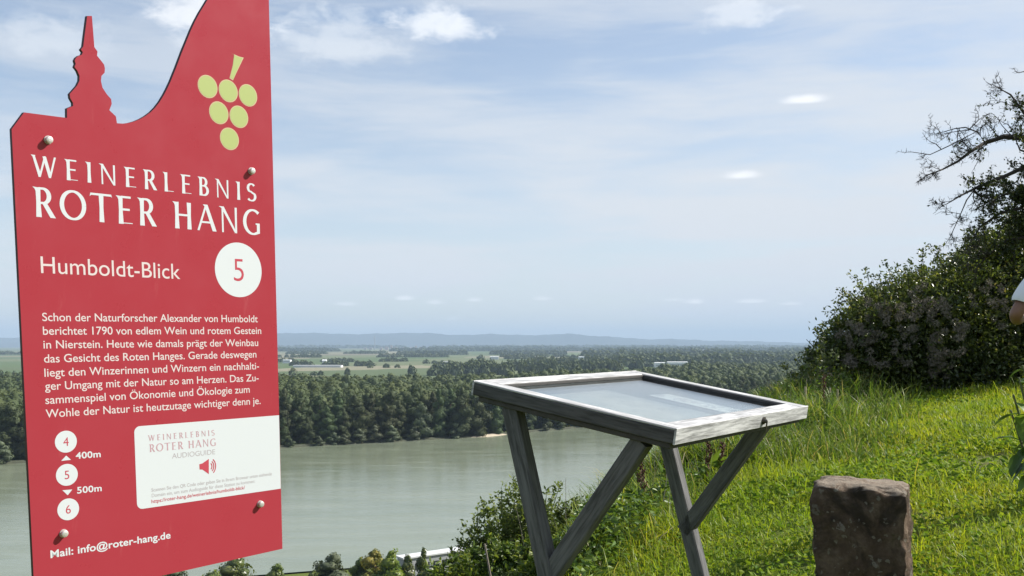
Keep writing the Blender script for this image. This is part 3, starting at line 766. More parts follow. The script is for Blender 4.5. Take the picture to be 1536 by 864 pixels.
mb = MB(); mp = at(562, 522, 12000); r_mast = empty('radio_mast', (mp.x, 12000, VAL)); tag(r_mast, 'very tall thin grey mast rising above the far town', 'mast')
mb.tube([(mp.x, 12000, VAL), (mp.x, 12000, VAL + 150)], [6.0, 4.0], 6); mb.build('shaft', M['bgrey'], r_mast)
mb = MB(); mb.tube([(mp.x, 12000, VAL + 150.1), (mp.x, 12000, VAL + 176)], [3.0, 1.6], 6); mb.build('antenna', M['bgrey'], r_mast)

# ------------------------------------------------------------------ near bank of the river: trees, long building, cars
def bank_trees():
    specs = [  # px centre, px top, distance, half width px, material, label
        (262, 838, 262, 22, 'willow', 'olive rounded tree by the river, just below the sign post'),
        (318, 850, 246, 30, 'shrub_leaf', 'mid green bushy tree right of the sign post foot'),
        (352, 830, 256, 36, 'bush_leaf', 'very dark dense tree directly under the sign corner'),
        (414, 840, 256, 20, 'shrub_leaf', 'small light green tree just right of the dark tree'),
        (498, 826, 266, 29, 'willow', 'grey-green round willow tree standing alone by the river'),
        (466, 852, 258, 15, 'bush_leaf', 'low dark bush at the left foot of the willow'),
        (538, 834, 270, 17, 'shrub_leaf', 'low green tree between the willow and the yellowing tree'),
        (562, 819, 270, 24, 'yellowing', 'yellow-green tree, tallest beside the brown-green tree'),
        (586, 820, 264, 24, 'bright_leaf', 'brownish green round tree in front of the yellowing tree'),
        (611, 828, 268, 14, 'bush_leaf', 'narrow dark green tree at the left end of the white roof'),
        (634, 816, 258, 13, 'bush_leaf', 'thin dark open tree standing in front of the white roof'),
        (700, 838, 262, 22, 'shrub_leaf', 'green tree at the right end of the white roof'),
    ]
    for i, (px, top, d, hw, m, lab) in enumerate(specs):
        p = at(px, top, d); base = float(ground_h(p.x, d)); h = p.z - base; r = hw / 1500 * d
        if base > p.z - 4: h = max(h, 5); base = p.z - h
        nm = 'bank_tree' if h > 6.5 else 'bank_shrub'
        root = make_tree(nm, h, r * 1.15, 2600, 0.62, 700 + i, lab, M[m], None, 0.22, 0.22, 9, tip=0.7)
        root.location = (p.x, d, base)
        root['category'] = 'tree' if nm == 'bank_tree' else 'bush'
bank_trees()

def long_building():
    a, b = at(606, 837, 303), at(700, 829, 316); d = Vector((b.x - a.x, b.y - a.y, 0)).normalized(); n = Vector((-d.y, d.x, 0))
    top = a.z; base = VAL + 0.5
    root = empty('long_flat_building', ((a.x + b.x) / 2, (a.y + b.y) / 2, base)); tag(root, 'long low riverside building with a flat white roof and grey walls', 'building')
    A = Vector((a.x, a.y, base)); L = (Vector((b.x, b.y, base)) - A).length; H = top - base
    mb = MB(); mb.board(A + d * L / 2 + n * 2 + Vector((0, 0, (H - 0.5) / 2)), d, n, (0, 0, 1), L, 4, H - 0.5); mb.build('wall', M['bgrey'], root)
    mb = MB(); mb.board(A + d * L / 2 + n * 2 + Vector((0, 0, H - 0.2)), d, n, (0, 0, 1), L + 1.0, 4.8, 0.5, 0.05); mb.build('roof', M['roof_pale'], root)
    for k in range(7):
        mb = MB(); mb.board(A + d * (L * (k + .5) / 7) + n * -0.03 + Vector((0, 0, H * .55)), d, n, (0, 0, 1), L / 7 * .6, 0.06, H * .28); mb.build('window', M['window'], root)
long_building()

def car(px, py, d, yaw, mat, label):
    p = at(px, py, d); root = empty('parked_car', (p.x, d, VAL + 0.66)); tag(root, label, 'car')
    Rm = Matrix.Rotation(yaw, 3, 'Z'); base = root.location
    tr = lambda vs: [base + Rm @ Vector(v) for v in vs]
    sec = [(-2.1, .45, .75), (-1.95, .30, .95), (-1.2, .28, 1.02), (1.2, .28, .98), (2.0, .32, .82), (2.15, .45, .7)]
    V = []; F = []
    for x, lo, hi in sec: V += [(x, -.85, lo), (x, .85, lo), (x, .80, hi), (x, -.80, hi)]
    for k in range(len(sec) - 1): F += [[k * 4 + j, k * 4 + (j + 1) % 4, k * 4 + 4 + (j + 1) % 4, k * 4 + 4 + j] for j in range(4)]
    F += [[3, 2, 1, 0], [20, 21, 22, 23]]
    mb = MB(); mb.add(tr(V), F); bod = mb.build('body', mat, root)
    mb = MB(); mb.add(tr([(-1.7, -.74, 1.0), (1.0, -.74, 1.0), (1.0, .74, 1.0), (-1.7, .74, 1.0), (-1.2, -.6, 1.45), (.35, -.6, 1.45), (.35, .6, 1.45), (-1.2, .6, 1.45)]), [[4, 5, 6, 7], [0, 1, 5, 4], [1, 2, 6, 5], [2, 3, 7, 6], [3, 0, 4, 7]]); mb.build('cabin', M['window'], root)
    for x in (-1.3, 1.35):
        for y in (-.82, .82):
            mb = MB(); c = Vector((x, y, .32)); mb.tube(tr([c - Vector((0, .1, 0)), c + Vector((0, .1, 0))]), .32, 12); mb.build('wheel', M['lock'], root)
car(543, 858, 283, .6, M['bwhite'], 'small white car on the riverside road below the yellowing tree')

# ------------------------------------------------------------------ information sign
SO = Vector((-0.7959, 1.6741, -0.3001 + EYE)); SU = Vector((0.6497, 0.7601, 0.0107)); SV = Vector((0.0657, -0.0702, 0.9954)); SN = Vector((0.7573, -0.6460, -0.0955)); SW = 0.5; SSH = -0.104
def S(a, b, off=0.0): return SO + SU * (SW * (a + SSH * b)) + SV * (SW * b) + SN * off
OUT = [(-0.0013, 1.2909), (0.0405, 1.3505), (0.1805, 1.3551), (0.1818, 1.3861), (0.203, 1.3979), (0.2028, 1.4079), (0.1944, 1.4217), (0.1929, 1.4352), (0.2039, 1.4484), (0.2192, 1.4671), (0.2279, 1.4845), (0.2292, 1.5005), (0.2226, 1.5165), (0.2131, 1.527), (0.2177, 1.5381), (0.2147, 1.5482), (0.2199, 1.5586), (0.2287, 1.5665), (0.2401, 1.5723), (0.2439, 1.5812), (0.2376, 1.5888), (0.2461, 1.6006), (0.2531, 1.6412), (0.2643, 1.7044), (0.2806, 1.7082), (0.2833, 1.6479), (0.2849, 1.6069), (0.2953, 1.5945), (0.2933, 1.58), (0.305, 1.5682), (0.3167, 1.5559), (0.3195, 1.5429), (0.3177, 1.5285), (0.3061, 1.5152), (0.3035, 1.4987), (0.308, 1.477), (0.3228, 1.4571), (0.3375, 1.4433), (0.339, 1.4274), (0.3297, 1.4049), (0.3526, 1.3872), (0.3553, 1.3648), (0.3785, 1.367), (0.4006, 1.373), (0.4221, 1.3819), (0.4438, 1.3936), (0.463, 1.4064), (0.483, 1.4226), (0.5014, 1.4415), (0.5194, 1.4644), (0.537, 1.4916), (0.5513, 1.5169), (0.5655, 1.5445), (0.5907, 1.6004), (0.6161, 1.6601), (0.6354, 1.7023), (0.6543, 1.7437), (0.6722, 1.7794), (0.6924, 1.8146), (0.7288, 1.8717), (0.7678, 1.9248), (0.8185, 1.9864), (0.8884, 2.0639), (1.0017, 2.1704), (1.0005, 1.9386), (1.0028, -0.2495), (0.5142, -0.2581), (0.0006, -0.2675)]
RED_L, RED_R = 0.01, 0.97

def tess(pts3, pts2):
    from mathutils.geometry import tessellate_polygon
    return [list(t_) for t_ in tessellate_polygon([[Vector((x, y, 0)) for x, y in pts2]])]

class Flat:
    """flat shapes laid on the sign's face, one layer a hair above the last"""
    def __init__(s, off): s.mb = MB(); s.off = off; s.k = 0
    def poly(s, pts):
        o = s.off + 2.5e-6 * (s.k % 20); s.k += 1
        tr = tess(None, pts); V = [S(a, b, o) for a, b in pts]
        fs = []
        for t_ in tr:
            n = (V[t_[1]] - V[t_[0]]).cross(V[t_[2]] - V[t_[0]])
            fs.append(t_ if n.dot(SN) > 0 else t_[::-1])
        s.mb.add(V, fs)
    def disc(s, c, r, n=48): s.poly([(c[0] + r * math.cos(2 * math.pi * k / n), c[1] + r * math.sin(2 * math.pi * k / n)) for k in range(n)])
    def mesh(s, V2, F):
        o = s.off; V = [S(a, b, o) for a, b in V2]; fs = []
        for t_ in F:
            n = (V[t_[1]] - V[t_[0]]).cross(V[t_[2]] - V[t_[0]]); fs.append(list(t_) if n.dot(SN) > 0 else list(t_)[::-1])
        s.mb.add(V, fs)
    def build(s, name, mat, parent): return s.mb.build(name, mat, parent)

def text_mesh(body, offset=0.0, spacing=1.0):
    c = bpy.data.curves.new('lettering', 'FONT'); c.body = body; c.size = 1.0; c.offset = offset; c.space_character = spacing; c.resolution_u = 6; c.fill_mode = 'FRONT'
    o = bpy.data.objects.new('lettering', c); col.objects.link(o)
    dg = bpy.context.evaluated_depsgraph_get(); me = bpy.data.meshes.new_from_object(o.evaluated_get(dg))
    V = np.array([v.co[:2] for v in me.vertices]); F = [list(p.vertices) for p in me.polygons]
    bpy.data.objects.remove(o); bpy.data.curves.remove(c); bpy.data.meshes.remove(me)
    return V, F
CAPH = float(np.ptp(text_mesh('H')[0][:, 1]))

def put_text(fl, body, left, right, cap, bold=0.0, spacing=1.0, center=None):
    V, F = text_mesh(body, bold, spacing); x0, x1 = V[:, 0].min(), V[:, 0].max(); sy = cap / CAPH
    if center is not None:
        sx = sy * right; V2 = np.stack([center[0] + (V[:, 0] - (x0 + x1) / 2) * sx, center[1] + (V[:, 1] - CAPH / 2) * sy], 1)
    else:
        q = (V[:, 0] - x0) / (x1 - x0); bl = left[1] + (right[1] - left[1]) * q
        V2 = np.stack([left[0] + (right[0] - left[0]) * q, bl + V[:, 1] * sy], 1)
    fl.mesh(V2, F)

# display capitals with flared stems and a small flag at the top left
def stroke(pts, wv, wh):
    pts = [Vector(p) for p in pts]; l, r = [], []
    for i, p in enumerate(pts):
        d = (pts[min(i + 1, len(pts) - 1)] - pts[max(i - 1, 0)]).normalized(); w = wh + (wv - wh) * abs(d.y) ** 1.3
        n = Vector((-d.y, d.x)) * w / 2; l.append(p + n); r.append(p - n)
    return [[l[i], l[i + 1], r[i + 1], r[i]] for i in range(len(pts) - 1)]
def arc(cx, cy_, rx, ry, a0, a1, n=22): return [(cx + rx * math.cos(R(a0 + (a1 - a0) * k / n)), cy_ + ry * math.sin(R(a0 + (a1 - a0) * k / n))) for k in range(n + 1)]
TH, TN = 0.15, 0.075
def stem_(x, w=TH, flag=True):
    p = [(x - 0.10, 1.0), (x + w * .5, 0.99), (x + w + .008, 1.0), (x + w - .006, .5), (x + w + .015, 0), (x - .015, 0), (x + .006, .5), (x + .0, .86), (x - .035, .945)]
    if not flag: p = [(x - .012, 1), (x + w + .012, 1), (x + w - .006, .5), (x + w + .012, 0), (x - .012, 0), (x + .006, .5)]
    return [p]
def bar(x0, x1, y, h=TN, serif=0.0):
    return [[(x0, y - h / 2), (x1 + (.015 if serif else 0), y - h / 2 - (serif if serif < 0 else 0)), (x1, y + h / 2 + (serif if serif > 0 else 0)), (x1 - .02, y + h / 2), (x0, y + h / 2)]] if not serif else \
           [[(x0, y - h / 2), (x1, y - h / 2 - max(0, -serif)), (x1 + .012, y + h / 2 + max(0, serif)), (x1 - .03, y + h / 2), (x0, y + h / 2)]]
def glyph(ch):
    x = 0.12
    if ch == 'I': return stem_(x), 0.39
    if ch == 'E': return stem_(x) + bar(x + .1, .58, 1 - TN / 2) + bar(x + .1, .53, .52) + bar(x + .1, .62, TN / 2, .03), 0.70
    if ch == 'L': return stem_(x) + bar(x + .1, .60, TN / 2, .03), 0.68
    if ch == 'W':
        return [[(-.02, 1.0), (.19, 1.0), (.17, .95), (.40, .14), (.36, 0), (.29, 0), (.06, .93)], [(.30, 0), (.385, 0), (.64, .93), (.64, 1.0), (.57, 1.0)],
                [(.50, .98), (.66, .98), (.86, .15), (.82, 0), (.745, 0)], [(.755, 0), (.84, 0), (1.10, 1.0), (1.01, 1.0)]], 1.18
    if ch == 'N': return [[(x, 0), (x + .075, 0), (x + .075, .9), (x, .95)], [(x - .12, 1.0), (x + .10, 1.0), (.78, .0), (.69, 0), (x + .0, .93)], [(.70, .0), (.785, 0), (.795, 1.0), (.70, 1.0)]], 0.94
    if ch == 'R': return stem_(x) + bar(x + .1, .36, 1 - TN / 2) + bar(x + .1, .36, .48) + stroke(arc(.35, .72, .20, .2425, 90, -90), TH, TN) + [[(.30, .50), (.46, .50), (.75, 0), (.57, 0)]], 0.77
    if ch == 'B': return stem_(x) + bar(x + .1, .34, 1 - TN / 2) + bar(x + .1, .36, .53) + bar(x + .1, .36, TN / 2) + stroke(arc(.33, .745, .18, .215, 90, -90), TH * .95, TN) + stroke(arc(.35, .285, .23, .25, 90, -90), TH, TN), 0.74
    if ch == 'S':
        pts = arc(.33, .735, .205, .23, 35, 90, 7) + arc(.33, .735, .21, .23, 100, 235, 14) + [(.30, .535), (.40, .465)] + arc(.335, .27, .22, .235, 40, -90, 14) + arc(.32, .27, .24, .235, -98, -145, 7)
        return stroke(pts, TH, TN), 0.68
    if ch == 'O': return stroke(arc(.48, .5, .38, .475, 0, 360, 48), TH, TN), 0.98
    if ch == 'T': return stem_(.32, flag=False) + [[(.02, 1.0), (.76, 1.0), (.79, .90), (.74, .925), (.04, .925), (-.01, .87)]], 0.80
    if ch == 'H': return stem_(x) + stem_(.62, flag=False) + bar(x + .1, .68, .52), 0.92
    if ch == 'A': return [[(.0, 0), (.09, 0), (.39, .86), (.36, 1.0)], [(.26, 1.0), (.46, 1.0), (.82, 0), (.65, 0), (.35, .9)], [(.16, .29), (.64, .29), (.64, .36), (.16, .36)]], 0.84
    if ch == 'G': return stroke(arc(.48, .5, .38, .475, 48, 300, 36) + [(.70, .045)], TH, TN) + [[(.655, .02), (.79, .06), (.79, .46), (.60, .46), (.60, .40), (.655, .40)]], 0.92
    return [], 0.40
def put_title(fl, body, left, right, cap, track):
    x = 0; polys = []
    for ch in body:
        g_, adv = glyph(ch); polys += [[(p[0] + x, p[1]) for p in q] for q in g_]; x += adv + track
    xs = [p[0] for q in polys for p in q]; x0, x1 = min(xs), max(xs)
    for q in polys:
        fl.poly([(left[0] + (right[0] - left[0]) * (p[0] - x0) / (x1 - x0), left[1] + (right[1] - left[1]) * (p[0] - x0) / (x1 - x0) + p[1] * cap) for p in q])

def build_sign():
    base = S(0.47, -0.26, -0.05); gz = float(ground_h(base.x, base.y))
    root = empty('information_sign', (base.x, base.y, gz)); tag(root, 'red cut-out sign board with church spire outline, grapes and white lettering', 'sign')
    mb = MB(); n = len(OUT); th = 0.008
    tr = tess(None, OUT); V = [S(a, b, 0) for a, b in OUT] + [S(a, b, -th) for a, b in OUT]
    fs = []
    for t_ in tr:
        nn = (V[t_[1]] - V[t_[0]]).cross(V[t_[2]] - V[t_[0]]); t_ = t_ if nn.dot(SN) > 0 else t_[::-1]
        fs += [t_, [i + n for i in t_[::-1]]]
    mb.add(V, fs, 0)
    mb.add(V, [[i, (i + 1) % n, (i + 1) % n + n, i + n] for i in range(n)], 1)
    pan = mb.build('panel', [M['red'], M['sign_edge']], root)
    bm = bmesh.new(); bm.from_mesh(pan.data); bmesh.ops.remove_doubles(bm, verts=bm.verts, dist=1e-6); bmesh.ops.recalc_face_normals(bm, faces=bm.faces); bm.to_mesh(pan.data); bm.free()
    O = 0.00012
    fl = Flat(O)
    put_title(fl, 'WEINERLEBNIS', (0.0545, 1.1501), (0.9193, 1.1501), 0.0690, 0.27)
    put_title(fl, 'ROTER HANG', (0.0555, 1.0196), (0.9315, 1.0218), 0.0970, 0.10)
    fl.build('title_lettering', M['white'], root)
    fl = Flat(O); put_text(fl, 'Humboldt-Blick', (0.0712, 0.8368), (0.5782, 0.8365), 0.0545, 0.0); fl.build('subtitle_lettering', M['pink'], root); fl = Flat(O)
    for (t_, a, b, c) in [('Schon der Naturforscher Alexander von Humboldt', (0.0683, 0.6788), (0.9111, 0.6795), 0.0269), ('berichtet 1790 von edlem Wein und rotem Gestein', (0.0683, 0.6334), (0.9259, 0.6333), 0.0269), ('in Nierstein. Heute wie damals prägt der Weinbau', (0.0679, 0.5877), (0.9101, 0.5857), 0.0269), ('das Gesicht des Roten Hanges. Gerade deswegen', (0.0678, 0.5407), (0.9005, 0.5404), 0.027), ('liegt den Winzerinnen und Winzern ein nachhalti-', (0.0668, 0.4936), (0.9116, 0.4937), 0.0271), ('ger Umgang mit der Natur so am Herzen. Das Zu-', (0.0667, 0.4491), (0.9083, 0.4465), 0.0271), ('sammenspiel von Ökonomie und Ökologie zum', (0.0659, 0.4024), (0.8652, 0.4022), 0.0272), ('Wohle der Natur ist heutzutage wichtiger denn je.', (0.065, 0.3564), (0.9146, 0.3546), 0.0272)]:
        put_text(fl, t_, a, b, c, 0.005)
    fl.build('body_lettering', M['pink'], root)
    fl = Flat(O)
    put_text(fl, '400m', (0.16, 0.2083), (0.2486, 0.2062), 0.0216, 0.020, 1.05); fl.build('distance_lettering', M['white'], root); fl = Flat(O); put_text(fl, '500m', (0.1595, 0.0878), (0.2471, 0.0861), 0.0217, 0.020, 1.05); fl.build('distance_lettering', M['white'], root); fl = Flat(O)
    put_text(fl, 'Mail: info@roter-hang.de', (0.0593, -0.1206), (0.5034, -0.1241), 0.025, 0.020, 1.03); fl.build('mail_lettering', M['white'], root)
    for t_ in ([(0.1096, 0.206), (0.1433, 0.2066), (0.1274, 0.2228)], [(0.1091, 0.1055), (0.1267, 0.086), (0.1434, 0.1039)]): fl = Flat(O); fl.poly(t_); fl.build('direction_arrow', M['white'], root)
    for (c, r, d, cap) in (((0.8299, 0.8813), .105, '5', .086), ((0.1288, 0.2703), .0375, '4', .029), ((0.1272, 0.1564), .0375, '5', .029), ((0.1266, 0.0373), .0375, '6', .029)):
        fl = Flat(O); fl.disc(c, r, 72); dd = fl.build('number_disc', M['white'], root)
        fl = Flat(O + .00012); put_text(fl, d, None, 0.95, cap, 0.0 if cap < .05 else -.008, center=c); fl.build('numeral', M['red_print'], dd)
    # grapes
    fl = Flat(O); fr = Flat(O)
    GR = [(0.7171, 1.5544), (0.8057, 1.5542), (0.8931, 1.5531), (0.7617, 1.4659), (0.8496, 1.4651), (0.8049, 1.3758)]
    for c in GR: fr.disc(c, 0.0418); 
    ST = [(0.8214, 1.698), (0.8357, 1.6952), (0.8284, 1.6544), (0.8123, 1.6026), (0.8274, 1.5968), (0.8437, 1.6287), (0.8784, 1.6918), (0.8578, 1.6919)]
    cx = sum(p[0] for p in ST) / 8; cy_ = sum(p[1] for p in ST) / 8
    fr.poly(ST)
    em = fr.build('grape_emblem', M['grape_rim'], root)
    fl = Flat(O + .00012)
    for c in GR: fl.disc(c, 0.0385)
    fl.poly([(cx + (p[0] - cx) * .86, cy_ + (p[1] - cy_) * .93) for p in ST]); fl.build('grape_fill', M['grape'], em)
    # audio guide sticker
    fl = Flat(O); x0, x1, y0, y1, r = 0.376, 1.0015, 0.0015, 0.3035, 0.022
    fl.poly([(x1, y1)] + [(x0 + r + r * math.cos(R(a)), y1 - r + r * math.sin(R(a))) for a in range(90, 181, 10)] + [(x0 + r + r * math.cos(R(a)), y0 + r + r * math.sin(R(a))) for a in range(180, 271, 10)] + [(x1, y0)])
    stk = fl.build('audio_guide_sticker', M['white'], root)
    o2 = O + .00012
    fl = Flat(o2); put_title(fl, 'WEINERLEBNIS', (0.4277, 0.2465), (0.7026, 0.2452), 0.0215, 0.27); put_title(fl, 'ROTER HANG', (0.431, 0.2056), (0.7056, 0.2049), 0.0285, 0.10)
    fl.build('title_lettering', M['mauve_print'], stk)
    fl = Flat(o2); put_text(fl, 'AUDIOGUIDE', (0.5207, 0.1734), (0.7019, 0.1727), 0.0189, -0.004); fl.build('guide_lettering', M['grey_print'], stk); fl = Flat(o2)
    put_text(fl, 'Scannen Sie den QR Code oder geben Sie in Ihrem Browser unten stehende', (0.434, 0.0596), (0.9595, 0.0618), 0.0128); put_text(fl, 'Domain ein, um zum Audioguide für diese Station zu kommen:', (0.4343, 0.0391), (0.8779, 0.0411), 0.0128)
    fl.build('grey_lettering', M['grey_print'], stk)
    fl = Flat(o2); put_text(fl, 'https://roter-hang.de/weinerlebnis/humboldt-blick/', (0.4324, 0.0174), (0.8312, 0.021), 0.0128, 0.01); fl.build('web_lettering', M['red_print'], stk); fl = Flat(o2)
    fl.poly([(0.6325, 0.1405), (0.6458, 0.1425), (0.6739, 0.1572), (0.6719, 0.0982), (0.6449, 0.1188), (0.6329, 0.1201)])
    for rr in (.0125, .0205, .0285):
        pts = arc(0.674, 0.1275, rr, rr * 1.15, -52, 52, 12)
        for q in stroke(pts, .0042, .0042): fl.poly([(p[0], p[1]) for p in q])
    fl.build('speaker_symbol', M['red_print'], stk)
    # bolts with washer and domed hex head, standing off the board
    for (a, b) in ((0.1135, 1.2735), (0.8978, 1.2664), (0.1061, -0.0426), (0.8992, -0.0477)):
        c = S(a, b, 0); mb = MB(); T = SU.normalized(); B_ = SN.cross(T).normalized(); N_ = SN.normalized()
        c = c - N_ * 0.0
        def ring(r, h, n=18, rot=0): return [c + N_ * h + T * (r * math.cos(2 * math.pi * k / n + rot)) + B_ * (r * math.sin(2 * math.pi * k / n + rot)) for k in range(n)]
        prof = [(.0070, .0), (.0070, .0015), (.0046, .0016), (.0046, .0028), (.0060, .0029), (.0060, .0062), (.0050, .0076), (.0025, .0082)]
        n = 18; V = []
        for r, h in prof: V += ring(r, h, n)
        F = [[i * n + k, i * n + (k + 1) % n, (i + 1) * n + (k + 1) % n, (i + 1) * n + k] for i in range(len(prof) - 1) for k in range(n)]
        F.append([(len(prof) - 1) * n + k for k in range(n)]); mb.add(V, F)
        mb.build('bolt', M['steel'], root, smooth=False)
    # post and rails behind
    mb = MB(); q = S(0.47, 0.3, -0.047); mb.board(Vector((base.x, base.y, (gz - .3 + base.z + .55) / 2)), (0, 0, 1), SU, SN, base.z + .55 - gz + .3, .05, .05, .006); mb.build('post', M['galv'], root)
    for b in (-0.045, 1.270):
        mb = MB(); mb.board(S(0.5, b, -.0125 - .0085), SU, SV, SN, .43, .03, .018, .002); mb.build('rail', M['galv'], root)
build_sign()

# ------------------------------------------------------------------ glass-topped display table
def build_table():
    E1 = Vector((0.80692279, -0.56730995, -0.16442335)).normalized(); N = Vector((0.1301023, -0.10082365, 0.98636098)).normalized()
    E2 = N.cross(E1).normalized(); C = Vector((0.37840728, 2.71181836, -0.13550128 + EYE)); w, l = 0.5588, 0.8561
    P = lambda x, y, z: C + E1 * x + E2 * y + N * z
    gz = float(ground_h(C.x + .2, C.y - .15))
    root = empty('display_table', (C.x, C.y, gz)); tag(root, 'grey wooden display table with a glazed top on slanting legs', 'display table')
    H = 0.036; rim = 0.046; zc = -H / 2
    # frame boards: mitred look by butting
    fr = MB()
    fr.board(P(0, -l / 2 + rim / 2, zc - .0025), E1, E2, N, w, rim, H - .005, .002, 0, .13); a = fr.build('side_board', M['shaded_side_wood'], root)
    for sy in (-1, 1): fr = MB(); fr.board(P(0, sy * (l / 2 - rim / 2), -.0025), E1, E2, N, w - .001, rim - .0015, .005, .0012, 0, 4.4 + sy); fr.build('lit_top_strip', M['wood'], root)  # added pale strip: stands for the sunlit top of the darkened side boards
    fr = MB(); fr.board(P(0, l / 2 - rim / 2, zc - .0025), E1, E2, N, w, rim, H - .005, .002, 0, .71); fr.build('side_board', M['shaded_side_wood'], root)
    fr = MB(); fr.board(P(w / 2 - rim / 2, 0, zc - .0004), E2, -E1, N, l - 2 * rim - .0008, rim, H, .002, 0, 1.37); fb = fr.build('end_board', M['wood'], root)
    fr = MB(); fr.board(P(-w / 2 + rim / 2, 0, zc - .0004), E2, -E1, N, l - 2 * rim - .0008, rim, H, .002, 0, 2.1); fr.build('end_board', M['wood'], root)
    # strip in the lit wood tone that covers the board ends on the front and back
    for sx in (1, -1):
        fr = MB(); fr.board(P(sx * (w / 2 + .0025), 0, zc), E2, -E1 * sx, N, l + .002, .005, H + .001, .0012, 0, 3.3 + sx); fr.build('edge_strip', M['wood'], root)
    mb = MB(); mb.board(P(0, 0, -H - .0075), E1, E2, N, w - .022, l - .022, .013, .002); mb.build('base_board', M['base_and_shade'], root)
    mb = MB(); mb.board(P(0, 0, -.0270), E1, E2, N, w - 2 * rim - .002, l - 2 * rim - .002, .006, 0, 0); mb.build('backing_sheet', M['inner'], root)
    mb = MB(); c = [P(x, y, -.0225) for x, y in ((-.17, -.36), (.215, -.37), (.22, .03), (-.165, .04))]
    mb.add(c, [[0, 1, 2, 3]], 0, [[(0, 0), (1, 0), (1, 1), (0, 1)]]); tag(mb.build('printed_sheet', M['paper'], root), 'pale printed sheet lying under the glass', None)
    mb = MB(); c = [P(x, y, -.0222) for x, y in ((-.07, .115), (.215, .105), (.222, .215), (-.06, .225))]
    mb.add(c, [[0, 1, 2, 3]], 0, [[(2, 0), (3, 0), (3, 1), (2, 1)]])
    o = mb.build('label_strip', M['bwhite'], root)
    mb = MB()
    g = random.Random(3)
    for k in range(16):
        x = -.055 + k * .0165; y0 = .13 + g.uniform(0, .02); y1 = y0 + g.uniform(.015, .06)
        if g.random() < .75: mb.add([P(x, y0, -.0218), P(x + g.uniform(.004, .010), y0, -.0218), P(x + g.uniform(.004, .010), y1, -.0218), P(x, y1, -.0218)], [[0, 1, 2, 3]])
    mb.build('faded_print', M['grey_print'], o)
    mb = MB(); mb.board(P(0, 0, -.0130), E1, E2, N, w - 2 * rim - .001, l - 2 * rim - .001, .004, 0); mb.build('glass_pane', M['glass'], root)
    for (cx_, cy2, ax_, ay_, L_) in ((0, l / 2 - rim - .003, E1, E2, w - 2 * rim - .014), (0, -l / 2 + rim + .003, E1, E2, w - 2 * rim - .014), (-w / 2 + rim + .003, 0, E2, -E1, l - 2 * rim - .002), (w / 2 - rim - .003, 0, E2, -E1, l - 2 * rim - .002)):
        mb = MB(); mb.board(P(cx_, cy2, -.0065), ax_, ay_, N, L_, .005, .0085, .001); mb.build('rebate_shade_strip', M['base_and_shade'], root)  # dark strips added to paint the shade on the inner rim faces
    # lock on the front edge
    mb = MB(); c = P(w / 2 + .005, .085, -.018)
    mb.tube([c, c + E1 * .004, c + E1 * .0045, c + E1 * .010], [.010, .010, .006, .005], 14); lk = mb.build('lock', M['lock'], root)
    mb = MB(); mb.board(c + E1 * .011 - N * .012, N, E2, E1, .026, .005, .003, .0008); mb.build('latch', M['lock'], lk)
    # two leaning legs, each with a brace
    up = -N
    for sy in (-1, 1):
        y = sy * (l / 2 - .040)
        xl = lambda z: -.205 - .45 * z
        ztop = -.0515; zbot = -1.45
        # leg length to the ground
        for k in range(200):
            z = -0.6 - k * .01; q = P(xl(z), y, z)
            if q.z < float(ground_h(q.x, q.y)) - .12: zbot = z; break
        a, b = P(xl(ztop), y, ztop), P(xl(zbot), y, zbot); d = (b - a).normalized(); side = E2; nn = d.cross(side).normalized()
        mb = MB(); mb.board((a + b) / 2, d, side, nn, (b - a).length + .01, .040, .042, .003, 0, 5 + sy); mb.build('leg', M['leg_wood'], root)
        xb = lambda z: .212 + .52 * z
        a, b = P(xb(ztop), y - sy * .002, ztop), P(xb(-.445), y - sy * .002, -.445); d = (b - a).normalized(); nn = d.cross(side).normalized()
        mb = MB(); mb.board((a + b) / 2, d, side, nn, (b - a).length, .036, .044, .003, 0, 7 + sy); mb.build('brace', M['leg_wood'], root)
build_table()

